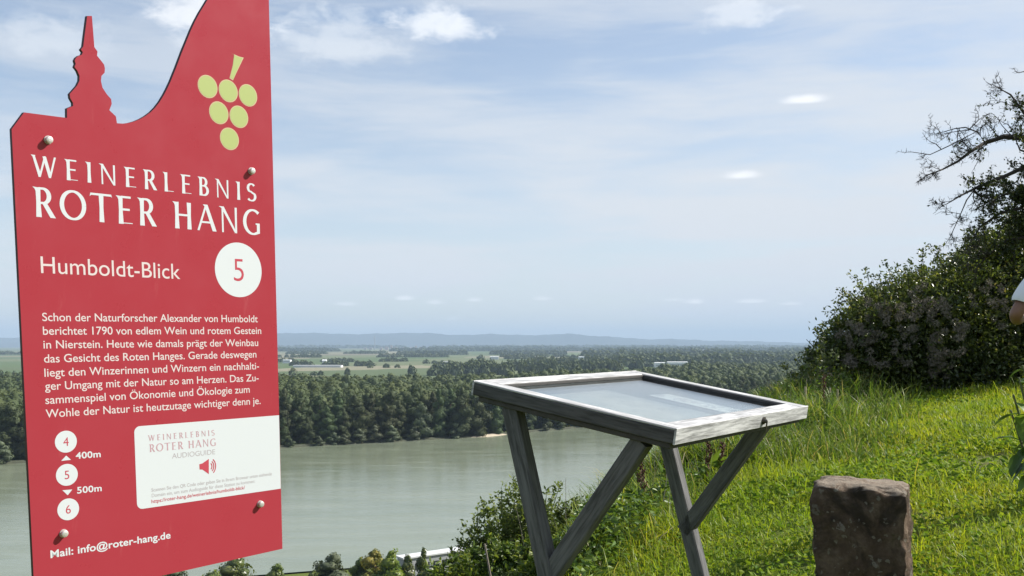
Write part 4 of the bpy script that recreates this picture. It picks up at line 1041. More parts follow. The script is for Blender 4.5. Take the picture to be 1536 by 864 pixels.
# ------------------------------------------------------------------ boundary stone
def build_stone():
    d = 3.5; a, b = at(1234, 735, d), at(1373, 742, d + .06); gz = float(ground_h((a.x + b.x) / 2, d))
    wd = b.x - a.x; top = at(1290, 728, d).z
    bm = bmesh.new(); bmesh.ops.create_cube(bm, size=1.0)
    for v in bm.verts:
        v.co.z = (v.co.z + .5); v.co.x *= wd * .92; v.co.y *= .26
    rotz = Matrix.Rotation(R(-24), 4, 'Z')
    bmesh.ops.subdivide_edges(bm, edges=bm.edges, cuts=44, use_grid_fill=True)
    g = np.random.default_rng(4)
    from mathutils import noise as mn
    Hh = top - gz + .15
    for v in bm.verts:
        x, y, z = v.co.x / (wd * .92), v.co.y / .26, v.co.z
        # round the corners slightly, taper upward
        rr = max(abs(x), abs(y)) * 2; e = abs(x * y) * 4
        k = 1 - .05 * max(0, e - .75) - .03 * z
        zz = z * Hh
        edge = max(0, abs(x) * 2 - .86) + max(0, abs(y) * 2 - .86)
        if z > .97: zz -= .10 * edge * .6
        co = Vector((v.co.x * k, v.co.y * k, zz))
        co += Vector((mn.noise(co * 5 + Vector((1, 2, 3))), mn.noise(co * 5 + Vector((7, 1, 9))), mn.noise(co * 4 + Vector((4, 4, 1))) * .8)) * .011
        co += Vector((mn.noise(co * 17), mn.noise(co * 17 + Vector((3, 3, 3))), mn.noise(co * 19 + Vector((8, 1, 3))))) * .008
        ed = sorted((abs(abs(x) - .5) * wd, abs(abs(y) - .5) * .26, abs(z - 1) * Hh))   # distance to the nearest edge
        if ed[1] < .045:
            chip = max(0, mn.noise(co * 11 + Vector((5, 2, 8))) + .25) * (.045 - ed[1]) / .045
            cen = Vector((0, 0, Hh * .6)); dv_ = (cen - co); dv_.normalize(); co += dv_ * chip * .024
        pit = mn.noise(co * 34 + Vector((2, 9, 4))) + .5 * mn.noise(co * 70); co += Vector((x, y, 0)) * (.012 * pit)
        if x < -.42 and z < .9: co.x -= .010 * (1 - z)
        if z > .9: co.z += .022 * (.5 - (x + .5)) * 1.0 * 0.4
        v.co = rotz @ co
    me = bpy.data.meshes.new('boundary_stone'); bm.to_mesh(me); bm.free(); me.materials.append(M['stone'])
    me.polygons.foreach_set('use_smooth', [True] * len(me.polygons))
    o = bpy.data.objects.new('boundary_stone', me); link(o); o.location = ((a.x + b.x) / 2, d + .10, gz - .15)
    tag(o, 'squat reddish boundary stone spotted with pale lichen, standing in the grass', 'stone')
build_stone()

# ------------------------------------------------------------------ meadow
def in_view(x, y, pad=0.06): return np.abs(x) < (0.52 + pad) * y + 0.8
def sample(n, y0, y1, smin, smax, rg, bias=1.0, xmax=None):
    y = y0 + (y1 - y0) * rg.uniform(0, 1, n) ** bias; x = rg.uniform(-0.6, 0.62, n) * y
    s = edge_s(x, y); k = (s > smin) & (s < smax) & in_view(x, y)
    return x[k], y[k], s[k]

def meadow():
    g = np.random.default_rng(77); parts = []
    for (n, y0, y1, h, wd, bias) in ((150000, 2.2, 7.5, .055, .0045, 1.0), (320000, 6.5, 14, .058, .0060, 1.15), (220000, 13, 34, .075, .011, 1.2)):
        x, y, s = sample(n, y0, y1, -60, 0.4, g, bias)
        patch = np.sin(x * 2.1 + 1.3 * np.sin(y * 1.1)) * np.cos(y * 1.7 + x * .6)
        keep = g.uniform(0, 1, len(x)) < np.clip(0.72 + 0.35 * patch, .25, 1)
        keep &= x > np.where(y > 4.2, .058 * y - .05, -9)
        # bare worn patches
        for (bx, by, br) in ((at(1485, 803, 6.6).x, 6.6, .22), (at(1480, 720, 8.2).x, 8.2, .35), (1.55, 5.6, .25), (3.0, 9.4, .4)):
            keep &= np.hypot((x - bx), (y - by) * 1.0) > br * g.uniform(.6, 1.2, len(x))
        x, y, s, patch = x[keep], y[keep], s[keep], patch[keep]
        z = ground_h(x, y); n_ = len(x)
        H = h * g.lognormal(0, .38, n_) * (1 + .35 * patch) * (1 + 0.9 * np.clip(1 + s / 1.2, 0, 1)) * np.where(g.uniform(0, 1, n_) < .02, 2.2, 1)
        parts.append(blade_mesh(np.stack([x, y, z - .005], 1), H, wd * g.uniform(.6, 1.4, n_), g.uniform(.1, .9, n_), g))
    V, F = join(parts); tag(np_obj('meadow_grass', V, F, M['grass']), 'bright yellow-green meadow grass on the hillside', 'grass', None, 'stuff')
    parts = []
    for (n, y0, y1, ln, b) in ((60000, 2.2, 8, .032, 1.0), (90000, 7, 18, .048, 1.2)):
        x, y, s = sample(n, y0, y1, -60, 0.2, g, b)
        patch = np.sin(x * 1.7 + 3 + 1.3 * np.sin(y * .9)) * np.cos(y * 1.3 + x * .8 + 1)
        keep = g.uniform(0, 1, len(x)) < np.clip(.35 + .6 * patch, .05, 1)
        for (bx, by, br) in ((at(1485, 803, 6.6).x, 6.6, .22), (at(1480, 720, 8.2).x, 8.2, .35)): keep &= np.hypot(x - bx, y - by) > br * g.uniform(.6, 1.2, len(x))
        x, y = x[keep], y[keep]; n_ = len(x)
        P = np.stack([x, y, ground_h(x, y) + g.uniform(.01, .09, n_)], 1)
        th = g.uniform(0, 6.28, n_); D = np.stack([np.cos(th), np.sin(th), g.uniform(-.1, .7, n_)], 1)
        parts.append(leaf_mesh(P, D, ln * g.uniform(.6, 1.5, n_), ln * g.uniform(.4, .8, n_), g))
    V, F = join(parts); tag(np_obj('meadow_herbs', V, F, M['lawn_leaf']), 'low broad-leaved herbs among the meadow grass', 'herbs', None, 'stuff')
meadow()

def rough_edge():
    """tall grass, weeds and dry stalks where the meadow breaks off"""
    g = np.random.default_rng(78); parts = []
    for (n, y0, y1, h, wd, s0, s1) in ((26000, 4.6, 10, .23, .007, -.5, 2.0), (60000, 8.6, 15, .36, .009, -1.5, 2.0), (16000, 18, 32, .5, .018, -1, 2.5)):
        x, y, s = sample(n * 3, y0, y1, s0, s1, g, 1.0); kk = x > .065 * y - .02; x, y, s = x[kk], y[kk], s[kk]
        patch = np.sin(x * 3.1 + 2 * np.sin(y * 1.4)) * np.cos(y * 2.3 + x)
        keep = g.uniform(0, 1, len(x)) < np.clip(.5 + .5 * patch, .1, 1) * np.clip((s - s0) / .5, .15, 1); x, y, s, patch = x[keep], y[keep], s[keep], patch[keep]
        n_ = len(x); H = np.minimum(h * g.lognormal(0, .35, n_) * (1 + .35 * patch) * np.clip(.45 + (s - s0) / 1.6, .4, 1.1), np.where(y > 9.5, .62, .48))
        parts.append(blade_mesh(np.stack([x, y, ground_h(x, y) - .01], 1), H, wd * g.uniform(.5, 1.4, n_), g.uniform(.15, 1.0, n_), g))
    V, F = join(parts); tag(np_obj('tall_grass', V, F, M['tall_grass']), 'tall rough grass along the top of the slope', 'grass', None, 'stuff')
    parts = []
    for (n, y0, y1, ln, s0, s1) in ((60000, 4.8, 10, .055, -.15, 3.5), (70000, 9, 20, .065, -.1, 3.0)):
        x, y, s = sample(n * 2, y0, y1, s0, s1, g); kk = x > .065 * y - .02; x, y, s = x[kk], y[kk], s[kk]
        patch = np.sin(x * 2.3 + 5 + 2 * np.sin(y * 1.1)) * np.cos(y * 1.9 + x * .7)
        keep = g.uniform(0, 1, len(x)) < np.clip(.4 + .8 * patch, .0, 1); x, y, s, patch = x[keep], y[keep], s[keep], patch[keep]; n_ = len(x)
        P = np.stack([x, y, ground_h(x, y) + g.beta(1.6, 1.6, n_) * (.26 + .13 * patch)], 1)
        th = g.uniform(0, 6.28, n_); D = np.stack([np.cos(th), np.sin(th), g.uniform(-.5, .6, n_)], 1)
        parts.append(leaf_mesh(P, D, ln * g.uniform(.5, 1.5, n_), ln * g.uniform(.35, .7, n_), g))
    V, F = join(parts); tag(np_obj('edge_weeds', V, F, M['weed_leaf']), 'leafy weeds and brambles tangled along the top of the slope', 'weeds', None, 'stuff')
    st_, P_, D_ = MB(), [], []; rr = random.Random(66)
    for k in range(210):
        y = rr.uniform(9.8, 14.0); x = float(edge_x(y)) - rr.uniform(-.75, .9); b = Vector((x, y, float(ground_h(x, y)))); h = rr.uniform(.25, .62); t_ = b + Vector((rr.gauss(0, .07), rr.gauss(0, .05), h)); m_ = b.lerp(t_, .5) + Vector((rr.gauss(0, .02), 0, 0)); st_.tube([b, m_, t_], [.004, .003, .0015], 4)
        for j in range(22):
            q = rr.uniform(.15, 1); P_.append(b.lerp(t_, q) + Vector((rr.gauss(0, .02), rr.gauss(0, .02), 0))); a = rr.uniform(0, 6.28); D_.append((math.cos(a), math.sin(a), rr.uniform(-.2, .9)))
    n_ = len(P_); V, F = leaf_mesh(np.array(P_), np.array(D_), g.uniform(.03, .075, n_), g.uniform(.012, .03, n_), g); n0 = len(st_.v)
    tag(np_obj('upright_weeds', V, F, M['weed_leaf']), 'upright leafy weeds crowding the meadow edge below the big bush', 'weeds', None, 'stuff')
    tag(st_.build('weed_stems', M['green_stem']), 'thin green stems of the weeds at the meadow edge', 'weeds', None, 'stuff')
    mb = MB(); rr = random.Random(6)
    for k in range(110):
        y = rr.uniform(6.5, 15); x = float(edge_x(y)) - rr.uniform(-.3, 1.6); p = Vector((x, y, float(ground_h(x, y)))); h = rr.uniform(.3, .62)
        q = p + Vector((rr.uniform(-.12, .12), rr.uniform(-.1, .1), h)); mb.tube([p, (p + q) / 2 + Vector((rr.uniform(-.03, .03), 0, .02)), q], [.004, .003, .0015], 4)
    tag(mb.build('dry_stalks', M['dry']), 'thin pale dry stalks sticking out of the rough grass', 'stalks', None, 'stuff')
rough_edge()

def dock(px, base_d, top_py, label, seed):
    rr = random.Random(seed); g = np.random.default_rng(seed)
    t_ = at(px, top_py, base_d); z0 = float(ground_h(t_.x, base_d)); root = empty('dock_plant', (t_.x, base_d, z0)); tag(root, label, 'plant')
    b = Vector((t_.x + rr.uniform(-.04, .04), base_d, z0)); top = Vector(t_); mb = MB(); P = []
    mid = (b + top) / 2 + Vector((rr.uniform(-.03, .03), 0, 0)); mb.tube([b, mid, top], [.006, .005, .002], 5)
    for k in range(9):
        q = .40 + .58 * k / 9; s = b.lerp(top, q); a = rr.uniform(0, 6.28); L = (top - b).length * (.26 * (1.05 - q) + .03)
        e = s + Vector((math.cos(a) * L * .5, math.sin(a) * L * .5, L * .9)); mb.tube([s, (s + e) / 2 + Vector((0, 0, -.01)), e], [.0035, .003, .0015], 4)
        for j in range(26): P.append(s.lerp(e, rr.uniform(.15, 1)))
    mb.build('stalk', M['dock'], root)
    P = np.array(P) + g.normal(0, .007, (len(P), 3)); D = unit(g.normal(size=P.shape))
    V, F = leaf_mesh(P, D, g.uniform(.010, .022, len(P)), g.uniform(.010, .018, len(P)), g); np_obj('seed_clusters', V, F, M['dock'], root)
    n = 14; P = np.array([b + Vector((0, 0, rr.uniform(.02, .25))) for _ in range(n)]); th = g.uniform(0, 6.28, n); D = np.stack([np.cos(th), np.sin(th), g.uniform(.2, .9, n)], 1)
    V, F = leaf_mesh(P, D, g.uniform(.10, .2, n), g.uniform(.03, .06, n), g); np_obj('leaves', V, F, M['weed_leaf'], root)
for i, (px, d, ty, lab) in enumerate(((962, 7.4, 682, 'red-brown dock stalk seen between the brace and the right leg of the table'), (1001, 7.8, 694, 'short red-brown dock stalk directly behind the right leg of the table'), (1062, 8.0, 655, 'tall red-brown dock stalk under the front corner of the table top'),
                                      (1085, 8.3, 662, 'leaning red-brown dock stalk right of the tallest one under the table'), (1235, 11.0, 560, 'dry brown dock stalk at the left edge of the big bush'), (1118, 9.0, 668, 'small dock stalk beside the right brace of the table'))):
    dock(px, d, ty, lab, 40 + i)

def stick(name, px0, py0, px1, py1, d, r, mat, label, cat):
    a, b = at(px0, py0, d), at(px1, py1, d); a = Vector((a.x + (a.x - b.x) * .3, a.y, min(a.z, float(ground_h(a.x, d))) - .05)); mb = MB()
    mb.tube([a, (a + b) / 2 + Vector((.004, 0, 0)), b], [r * 1.1, r, r * .85], 7); tag(mb.build(name, mat), label, cat)
stick('wooden_stake', 1314, 672, 1317, 642, 10.2, .014, M['stake'], 'short grey wooden stake in the meadow grass before the bush', 'stake')
stick('thin_stick', 741, 864, 727, 816, 6.2, .007, M['stake'], 'thin grey stick leaning among the leaves left of the table leg', 'stick')
for i, (px, py0, py1, lab) in enumerate(((1208, 606, 580, 'leftmost weathered fence stake at the edge before the bush'), (1243, 610, 582, 'weathered fence stake, second from the left before the bush'), (1256, 606, 584, 'thin fence stake close beside the second stake'), (1249, 640, 610, 'low fence stake half hidden in tall grass'))):
    stick('fence_stake', px, py0 + 30, px + (i % 2) * 2, py1, 11.5 + .3 * i, .013, M['dry'], lab, 'stake')

# ------------------------------------------------------------------ shrubs on the slope
def shrub(name, label, stems, base, leaf, mat, n_leaf, seed, lw=.5, spread=.10, fill=0, fill_box=None):
    g = np.random.default_rng(seed); rr = random.Random(seed)
    bx, by = base; gz = float(ground_h(bx, by)); root = empty(name, (bx, by, gz)); tag(root, label, 'bush')
    mb = MB(); P, D = [], []
    for (px, py, d) in stems:
        t_ = at(px, py, d); b = Vector((bx + (t_.x - bx) * .55 + rr.uniform(-.05, .05), by + (t_.y - by) * .6, 0)); b.z = float(ground_h(b.x, b.y)) - .05
        c = b.lerp(t_, .5) + Vector((rr.uniform(-.06, .06), rr.uniform(-.05, .05), .05)); pts = [b, b.lerp(c, .5), c, c.lerp(t_, .5) + Vector((rr.uniform(-.02, .02), 0, 0)), t_]
        mb.tube(pts, [.008, .0065, .005, .0035, .0015], 5)
        def on(q):
            k = min(int(q * 4), 3); return pts[k].lerp(pts[k + 1], q * 4 - k)
        for j in range(7):
            q = rr.uniform(.2, .92); s = on(q); a = rr.uniform(0, 6.28); L = spread * rr.uniform(.6, 1.7) * (1.25 - q); e = s + Vector((math.cos(a) * L, math.sin(a) * L, L * rr.uniform(.4, 1.3)))
            mb.tube([s, e], [.003, .001], 4)
            for _ in range(int(n_leaf * .07)):
                P.append(s.lerp(e, rr.uniform(.15, 1.05))); D.append(Vector((rr.gauss(0, 1), rr.gauss(0, 1), rr.gauss(.3, .7))))
        for _ in range(int(n_leaf * .5)):
            P.append(on(rr.uniform(.12, 1))); D.append(Vector((rr.gauss(0, 1), rr.gauss(0, 1), rr.gauss(.5, .5))))
    mb.build('stems', M['green_stem'], root)
    P = np.array(P) + g.normal(0, leaf * .25, (len(P), 3)); D = np.array(D)
    if fill:
        x0, x1, y0, y1, hh = fill_box; x = g.uniform(x0, x1, fill); y = g.uniform(y0, y1, fill)
        top = hh * (.65 + .35 * np.sin(x * 5 + seed) * np.cos(y * 4 + 1)); z = ground_h(x, y) + top * g.uniform(0, 1, fill) ** .7
        P = np.concatenate([P, np.stack([x, y, z], 1)]); D = np.concatenate([D, unit(g.normal(size=(fill, 3))) + [0, 0, .2]])
    n = len(P); V, F = leaf_mesh(P, D, leaf * g.uniform(.55, 1.35, n), leaf * lw * g.uniform(.7, 1.3, n), g); np_obj('leaves', V, F, mat, root)
    return root
rr = random.Random(12)
tops = [(668, 838), (676, 822), (684, 806), (690, 790), (697, 782), (704, 790), (710, 768), (717, 752), (722, 745), (730, 752), (738, 744), (746, 735), (752, 728), (757, 723), (764, 724), (769, 708), (776, 716), (783, 726), (790, 722), (798, 712), (804, 734), (812, 748), (820, 732), (827, 746), (835, 722), (842, 718), (848, 752), (856, 764), (864, 748), (872, 770), (700, 812), (730, 785), (760, 770), (790, 765), (820, 780), (850, 790), (745, 805), (780, 800), (880, 800), (715, 830)]
shrub('slope_shrub', 'leafy green shrub with many upright shoots behind the left table leg', [(px + dx, py + dy, 8.6 + rr.uniform(-.45, .45)) for px, py in tops for dx, dy in ((0, 2), (rr.uniform(-9, 9), rr.uniform(22, 60)))], (0.02, 8.7), .042, M['shrub_leaf'], 190, 55, spread=.085, fill=6000, fill_box=(-.50, .62, 8.2, 9.2, .50))
tops2 = [(px + rr.uniform(-6, 6), max(812, 848 - (px - 640) * .3) + rr.uniform(-14, 26)) for px in range(640, 860, 7)]
shrub('bramble_bush', 'bright leafy bramble bush at the very bottom, left of the table leg', [(px, py, 6.7 + rr.uniform(-.35, .35)) for px, py in tops2], (-.15, 6.75), .042, M['bramble_leaf'], 150, 56, lw=.55, fill=12000, fill_box=(-.42, .45, 6.0, 7.3, .32))
shrub('edge_sapling', 'thin open sapling left of the big dark bush against the far woods', [(1176, 548, 12.6), (1186, 556, 12.4), (1196, 540, 12.6), (1204, 560, 12.5), (1214, 545, 12.8), (1222, 520, 13), (1228, 500, 13.1), (1236, 482, 13.2), (1210, 575, 12.4), (1190, 580, 12.4)], (4.05, 12.7), .05, M['bush_leaf'], 90, 57, spread=.14)

def big_bush():
    g = np.random.default_rng(91); root_p = at(1400, 590, 14.6); gz = float(ground_h(root_p.x, 14.6)); root = empty('clematis_covered_bush', (root_p.x, 14.6, gz)); tag(root, 'big dark bush hung with fluffy grey seed heads at the meadow edge', 'bush')
    E_ = [(1262, 548, 14.0, .50, .42), (1240, 575, 13.6, .34, .3), (1300, 520, 14.2, .70, .62), (1345, 505, 14.3, .85, .80), (1350, 470, 14.8, .70, .45), (1400, 500, 14.4, .95, .95), (1420, 452, 14.9, .8, .55), (1455, 490, 14.6, 1.0, 1.0), (1480, 430, 15.2, .75, .7), (1520, 470, 15.0, 1.2, 1.25), (1500, 395, 15.6, .55, .5), (1545, 390, 15.6, .8, .8), (1600, 450, 15.2, 1.5, 1.5), (1680, 460, 15.4, 1.6, 1.5)]
    P, D, SZ = [], [], []
    SH = []; SPX = []
    for (px, py, d, r, rz) in E_:
        c = at(px, py, d); n = int(5200 * r ** 1.6) + 900
        dd = unit(g.normal(size=(n, 3))); k = g.uniform(.55, 1.0, n) ** .6 + .10 * np.sin(dd[:, 0] * 7 + dd[:, 2] * 6 + px) + (g.uniform(0, 1, n) < .06) * g.uniform(0, .22, n)
        p = np.array(c) + dd * k[:, None] * [r, r * .95, rz]; P.append(p); D.append(dd + g.normal(0, .8, (n, 3))); SZ.append(np.full(n, .062))
        # dense heart of the bush
        m = n // 5; d2 = unit(g.normal(size=(m, 3))); P.append(np.array(c) + d2 * g.uniform(.2, .72, (m, 1)) * [r, r, rz]); D.append(g.normal(size=(m, 3))); SZ.append(np.full(m, .17))
        SH.append((np.array(c), r, rz)); SPX.append(px)
    # skirt down to the grass
    n = 9000; x = g.uniform(at(1225, 590, 13.7).x, at(1700, 590, 14.5).x, n); y = g.uniform(13.6, 15.2, n); P.append(np.stack([x, y, ground_h(x, y) + g.uniform(0, .55, n)], 1)); D.append(g.normal(size=(n, 3))); SZ.append(np.full(n, .07))
    P = np.concatenate(P); D = np.concatenate(D); SZ = np.concatenate(SZ)
    k = P[:, 2] > ground_h(P[:, 0], P[:, 1]); P, D, SZ = P[k], D[k], SZ[k]
    n = len(P); V, F = leaf_mesh(P, D, SZ * g.uniform(.5, 1.4, n), SZ * .55 * g.uniform(.6, 1.3, n), g); np_obj('leaves', V, F, M['bush_leaf'], root)
    mb = MB(); rr = random.Random(9); SP, SD = [], []
    for px_, (c, r, rz) in zip(SPX, SH):
        for k in range(int(10 + 14 * r)):
            d0 = Vector((rr.gauss(-.15, 1), rr.gauss(-.5, .7), rr.gauss(.5, .8))).normalized(); a0 = Vector(c) + Vector((d0.x * r, d0.y * r, d0.z * rz)) * .85
            L = rr.uniform(.15, .5) * (1 if px_ > 1330 else .6); e0 = a0 + (d0 + Vector((rr.gauss(0, .3), 0, rr.gauss(.25, .3)))).normalized() * L; m0 = a0.lerp(e0, .55) + Vector((0, 0, .05)); mb.tube([a0, m0, e0], [.006, .004, .0015], 4)
            for j in range(int(70 * L)):
                q = rr.random(); s0 = a0.lerp(m0, q * 2) if q < .5 else m0.lerp(e0, q * 2 - 1); SP.append(s0 + Vector((rr.gauss(0, .025), rr.gauss(0, .025), rr.gauss(0, .025)))); SD.append((rr.gauss(0, 1), rr.gauss(0, 1), rr.gauss(.2, .8)))
    SP = np.array(SP); n = len(SP); V, F = leaf_mesh(SP, np.array(SD), g.uniform(.035, .075, n), g.uniform(.022, .04, n), g); np_obj('shoot_leaves', V, F, M['bush_leaf'], root)
    for (c, r, rz) in SH:
        b = Vector((c[0] * .6 + root_p.x * .4, 14.7, 0)); b.z = float(ground_h(b.x, b.y)) - .1
        for k in range(5):
            e = Vector(c) + Vector((rr.uniform(-.9, .9) * r, rr.uniform(-.6, .6) * r, rr.uniform(.1, 1.0) * rz)); mb.tube([b, b.lerp(e, .5) + Vector((rr.uniform(-.1, .1), 0, .1)), e], [.025, .015, .004], 5)
    mb.build('branches', M['dark_bark'], root)
    # seed heads: balls of fine plumes in drifts over the face that looks to the meadow
    P = []; rr = np.random.default_rng(5)
    for (px, py, sx, sy, m) in ((1295, 500, 34, 20, 24), (1330, 470, 40, 20, 26), (1360, 510, 34, 34, 16), (1400, 455, 44, 24, 24), (1410, 530, 16, 46, 30), (1440, 500, 20, 34, 12), (1470, 440, 36, 24, 12), (1290, 540, 26, 16, 10), (1500, 460, 30, 30, 6), (1240, 560, 14, 12, 5)):
        for _ in range(m):
            qx, qy = px + rr.normal(0, sx * .55), py + rr.normal(0, sy * .55); o = Vector((0, 0, EYE)); dirv = (at(qx, qy, 10) - o).normalized(); best = None
            for (c, r, rz) in SH:
                q = o - Vector(c); A = Vector((dirv.x / r, dirv.y / (r * .95), dirv.z / rz)); B = Vector((q.x / r, q.y / (r * .95), q.z / rz)); a, b, cc = A.dot(A), A.dot(B), B.dot(B) - 1
                disc = b * b - a * cc
                if disc > 0:
                    t_ = (-b - math.sqrt(disc)) / a
                    if best is None or t_ < best: best = t_
            if best: P.append(o + dirv * (best - rr.uniform(-.05, .10)))
    Ps, Ds = [], []
    for p in P:
        m = 80; d = unit(rr.normal(size=(m, 3))); Ps.append(np.array(p) + d * rr.uniform(.01, .035, (m, 1))); Ds.append(d)
    Ps, Ds = np.concatenate(Ps), np.concatenate(Ds); n = len(Ps)
    V, F = leaf_mesh(Ps, Ds, rr.uniform(.022, .045, n), rr.uniform(.006, .011, n), rr, .1); o = np_obj('seed_heads', V, F, M['seed'], root); o['kind'] = 'stuff'
big_bush()

def thorn_tree():
    rr = random.Random(17); g = np.random.default_rng(17)
    tb = at(1660, 560, 13.6); gz = float(ground_h(tb.x, 13.6)); root = empty('thorn_tree', (tb.x, 13.6, gz)); tag(root, 'gnarled half-bare tree reaching spiny twigs to the left over the bush', 'tree')
    tr, tw = MB(), MB(); P, D = [], []
    trunk = [Vector((tb.x, 13.6, gz - .2)), at(1655, 470, 13.6), at(1640, 360, 13.5), at(1648, 250, 13.4), at(1630, 120, 13.4), at(1640, 20, 13.4)]
    tr.tube(trunk, [.16, .13, .11, .085, .055, .02], 9); tr.build('trunk', M['dark_bark'], root, smooth=True)
    def twig(p, d, L, r, lev, leafy):
        pts = [p]; n = 4; q = d.normalized()
        for k in range(n):
            q = (q + Vector((rr.gauss(0, .22), rr.gauss(0, .22), rr.gauss(0.02, .22)))).normalized(); pts.append(pts[-1] + q * (L / n))
        tw.tube(pts, [r, r * .85, r * .7, r * .5, r * .25], 4)
        for k in range(1, 5):
            for _ in range(2 if lev > 0 else 3):
                a = pts[k - 1].lerp(pts[k], rr.random()); side = q.orthogonal(); side.rotate(Matrix.Rotation(rr.uniform(0, 6.28), 3, q)); nd = (q * rr.uniform(.3, .9) + side).normalized()
                if lev > 0:
                    if rr.random() < .72: twig(a, nd, L * rr.uniform(.35, .6), r * .55, lev - 1, leafy)
                else:
                    e = a + nd * rr.uniform(.02, .07); tw.tube([a, e], [max(.0028, r * .45), .0015], 3)
        if leafy > 0:
            for _ in range(int(36 * leafy)):
                k = rr.randrange(4); P.append(pts[k].lerp(pts[k + 1], rr.random())); D.append(Vector((rr.gauss(0, 1), rr.gauss(0, 1), rr.gauss(0, 1))))
    def limb(pix, r0, r1, leafy, dens=1.0, d0=13.5, d1=12.9):
        n = len(pix); pts = [at(px, py, d0 + (d1 - d0) * k / (n - 1) + .12 * math.sin(k * 2.1)) for k, (px, py) in enumerate(pix)]
        rad = [r0 + (r1 - r0) * k / (n - 1) for k in range(n)]; tw.tube(pts, rad, 6)
        for k in range(n - 1):
            L = (pts[k + 1] - pts[k]).length
            for _ in range(max(1, int(L / .115 * dens))):
                q = rr.random(); p = pts[k].lerp(pts[k + 1], q); d = (pts[k + 1] - pts[k]).normalized(); side = d.orthogonal(); side.rotate(Matrix.Rotation(rr.uniform(0, 6.28), 3, d))
                frac = (k + q) / (n - 1); twig(p, d * .6 + side * .8 + Vector((0, 0, .15)), rr.uniform(.22, .55) * (1.1 - .55 * frac), .008 * (1.15 - .6 * frac), 1 if rr.random() < .75 else 0, leafy * (1 if frac < .72 else .15))
        twig(pts[-1], pts[-1] - pts[-2], .2, r1, 0, 0)
    limb([(1645, 250), (1590, 222), (1536, 207), (1506, 205), (1478, 214), (1455, 228), (1437, 242), (1414, 254), (1388, 264)], .05, .006, .10)
    limb([(1478, 214), (1466, 198), (1448, 191), (1432, 193), (1408, 200)], .012, .004, 0, .9, 13.1, 12.9)
    limb([(1458, 226), (1440, 210), (1423, 219), (1395, 232), (1368, 228)], .010, .004, 0, .9, 13.0, 12.8)
    limb([(1650, 330), (1590, 268), (1536, 251), (1506, 265), (1469, 279), (1440, 294), (1420, 306)], .045, .006, .30)
    limb([(1480, 275), (1462, 284), (1450, 300), (1441, 321), (1425, 356)], .012, .004, .12, .9, 13.1, 12.9)
    limb([(1640, 200), (1580, 180), (1536, 170), (1516, 142), (1494, 130)], .03, .005, .15)
    limb([(1640, 150), (1590, 120), (1552, 104), (1528, 109)], .02, .005, .05, .8)
    limb([(1648, 380), (1590, 330), (1540, 310), (1500, 320), (1470, 340), (1452, 372)], .04, .006, .9, 1.3)
    limb([(1648, 420), (1600, 370), (1550, 355), (1510, 360), (1480, 385), (1466, 400)], .04, .006, 1.2, 1.4, 13.6, 13.4)
    limb([(1640, 290), (1600, 240), (1560, 235), (1530, 225), (1515, 190)], .03, .006, .7, 1.2)
    limb([(1645, 340), (1580, 300), (1540, 285), (1505, 292), (1478, 310)], .03, .006, .9, 1.3, 13.6, 13.5)
    tw.build('branches', M['dark_bark'], root)
    P = np.array(P) + g.normal(0, .03, (len(P), 3)); n = len(P)
    V, F = leaf_mesh(P, np.array(D), .048 * g.uniform(.5, 1.3, n), .030 * g.uniform(.6, 1.3, n), g); np_obj('crown', V, F, M['tree_leaf'], root)
thorn_tree()

def corner_plant():
    rr = random.Random(23); d = 3.0; b = at(1590, 760, d); b.z = float(ground_h(b.x, d)); root = empty('broad_leaved_sapling', b); tag(root, 'sapling with broad glossy leaves at the right edge of the meadow', 'plant')
    mb = MB(); P, D = [], []
    for (px, py, dd) in ((1534, 548, 3.0), (1520, 592, 2.95), (1528, 566, 3.05), (1516, 615, 3.0), (1540, 600, 2.9), (1560, 540, 3.1), (1575, 560, 3.0), (1600, 530, 3.1), (1536, 640, 2.95)):
        t_ = at(px, py, dd); c = b.lerp(t_, .6) + Vector((.05, 0, .05)); mb.tube([b, c, t_], [.009, .006, .003], 6)
        for k in range(9):
            s = c.lerp(t_, rr.uniform(.2, 1.0)); P.append(s); D.append(Vector((rr.gauss(-.3, .8), rr.gauss(-.2, .8), rr.gauss(-.15, .45))))
    mb.build('stems', M['green_stem'], root)
    # each leaf a curved blade of several faces
    V, F = [], []
    for p, dv in zip(P, D):
        dv = dv.normalized(); s = dv.cross(Vector((0, 0, 1))).normalized(); n = s.cross(dv).normalized(); L = rr.uniform(.05, .085); W = L * rr.uniform(.42, .55); o = len(V)
        for k in range(7):
            q = k / 6; w = W * math.sin(math.pi * min(1, q * .93 + .04)) ** .8 * .5; c = p + dv * (L * q) - n * (L * .35 * q * q)
            V += [c + s * w + n * w * .35, c, c - s * w + n * w * .35]
        for k in range(6):
            a = o + k * 3; F += [[a, a + 1, a + 4, a + 3], [a + 1, a + 2, a + 5, a + 4]]
    np_obj('leaves', [tuple(v) for v in V], F, M['big_leaf'], root, smooth=True)
corner_plant()

# ------------------------------------------------------------------ person at the right edge
def skin_mesh(verts, edges, radii, rootv, levels=2):
    me = bpy.data.meshes.new('tmp'); me.from_pydata(verts, edges, []); o = bpy.data.objects.new('tmp', me); col.objects.link(o)
    m = o.modifiers.new('s', 'SKIN'); m.use_smooth_shade = True; m.branch_smoothing = .4
    for i, r in enumerate(radii):
        sv = me.skin_vertices[0].data[i]; sv.radius = r if hasattr(r, '__len__') else (r, r); sv.use_root = (i == rootv)
    s = o.modifiers.new('d', 'SUBSURF'); s.levels = levels; s.render_levels = levels
    dg = bpy.context.evaluated_depsgraph_get(); ev = bpy.data.meshes.new_from_object(o.evaluated_get(dg)); bpy.data.objects.remove(o); return ev

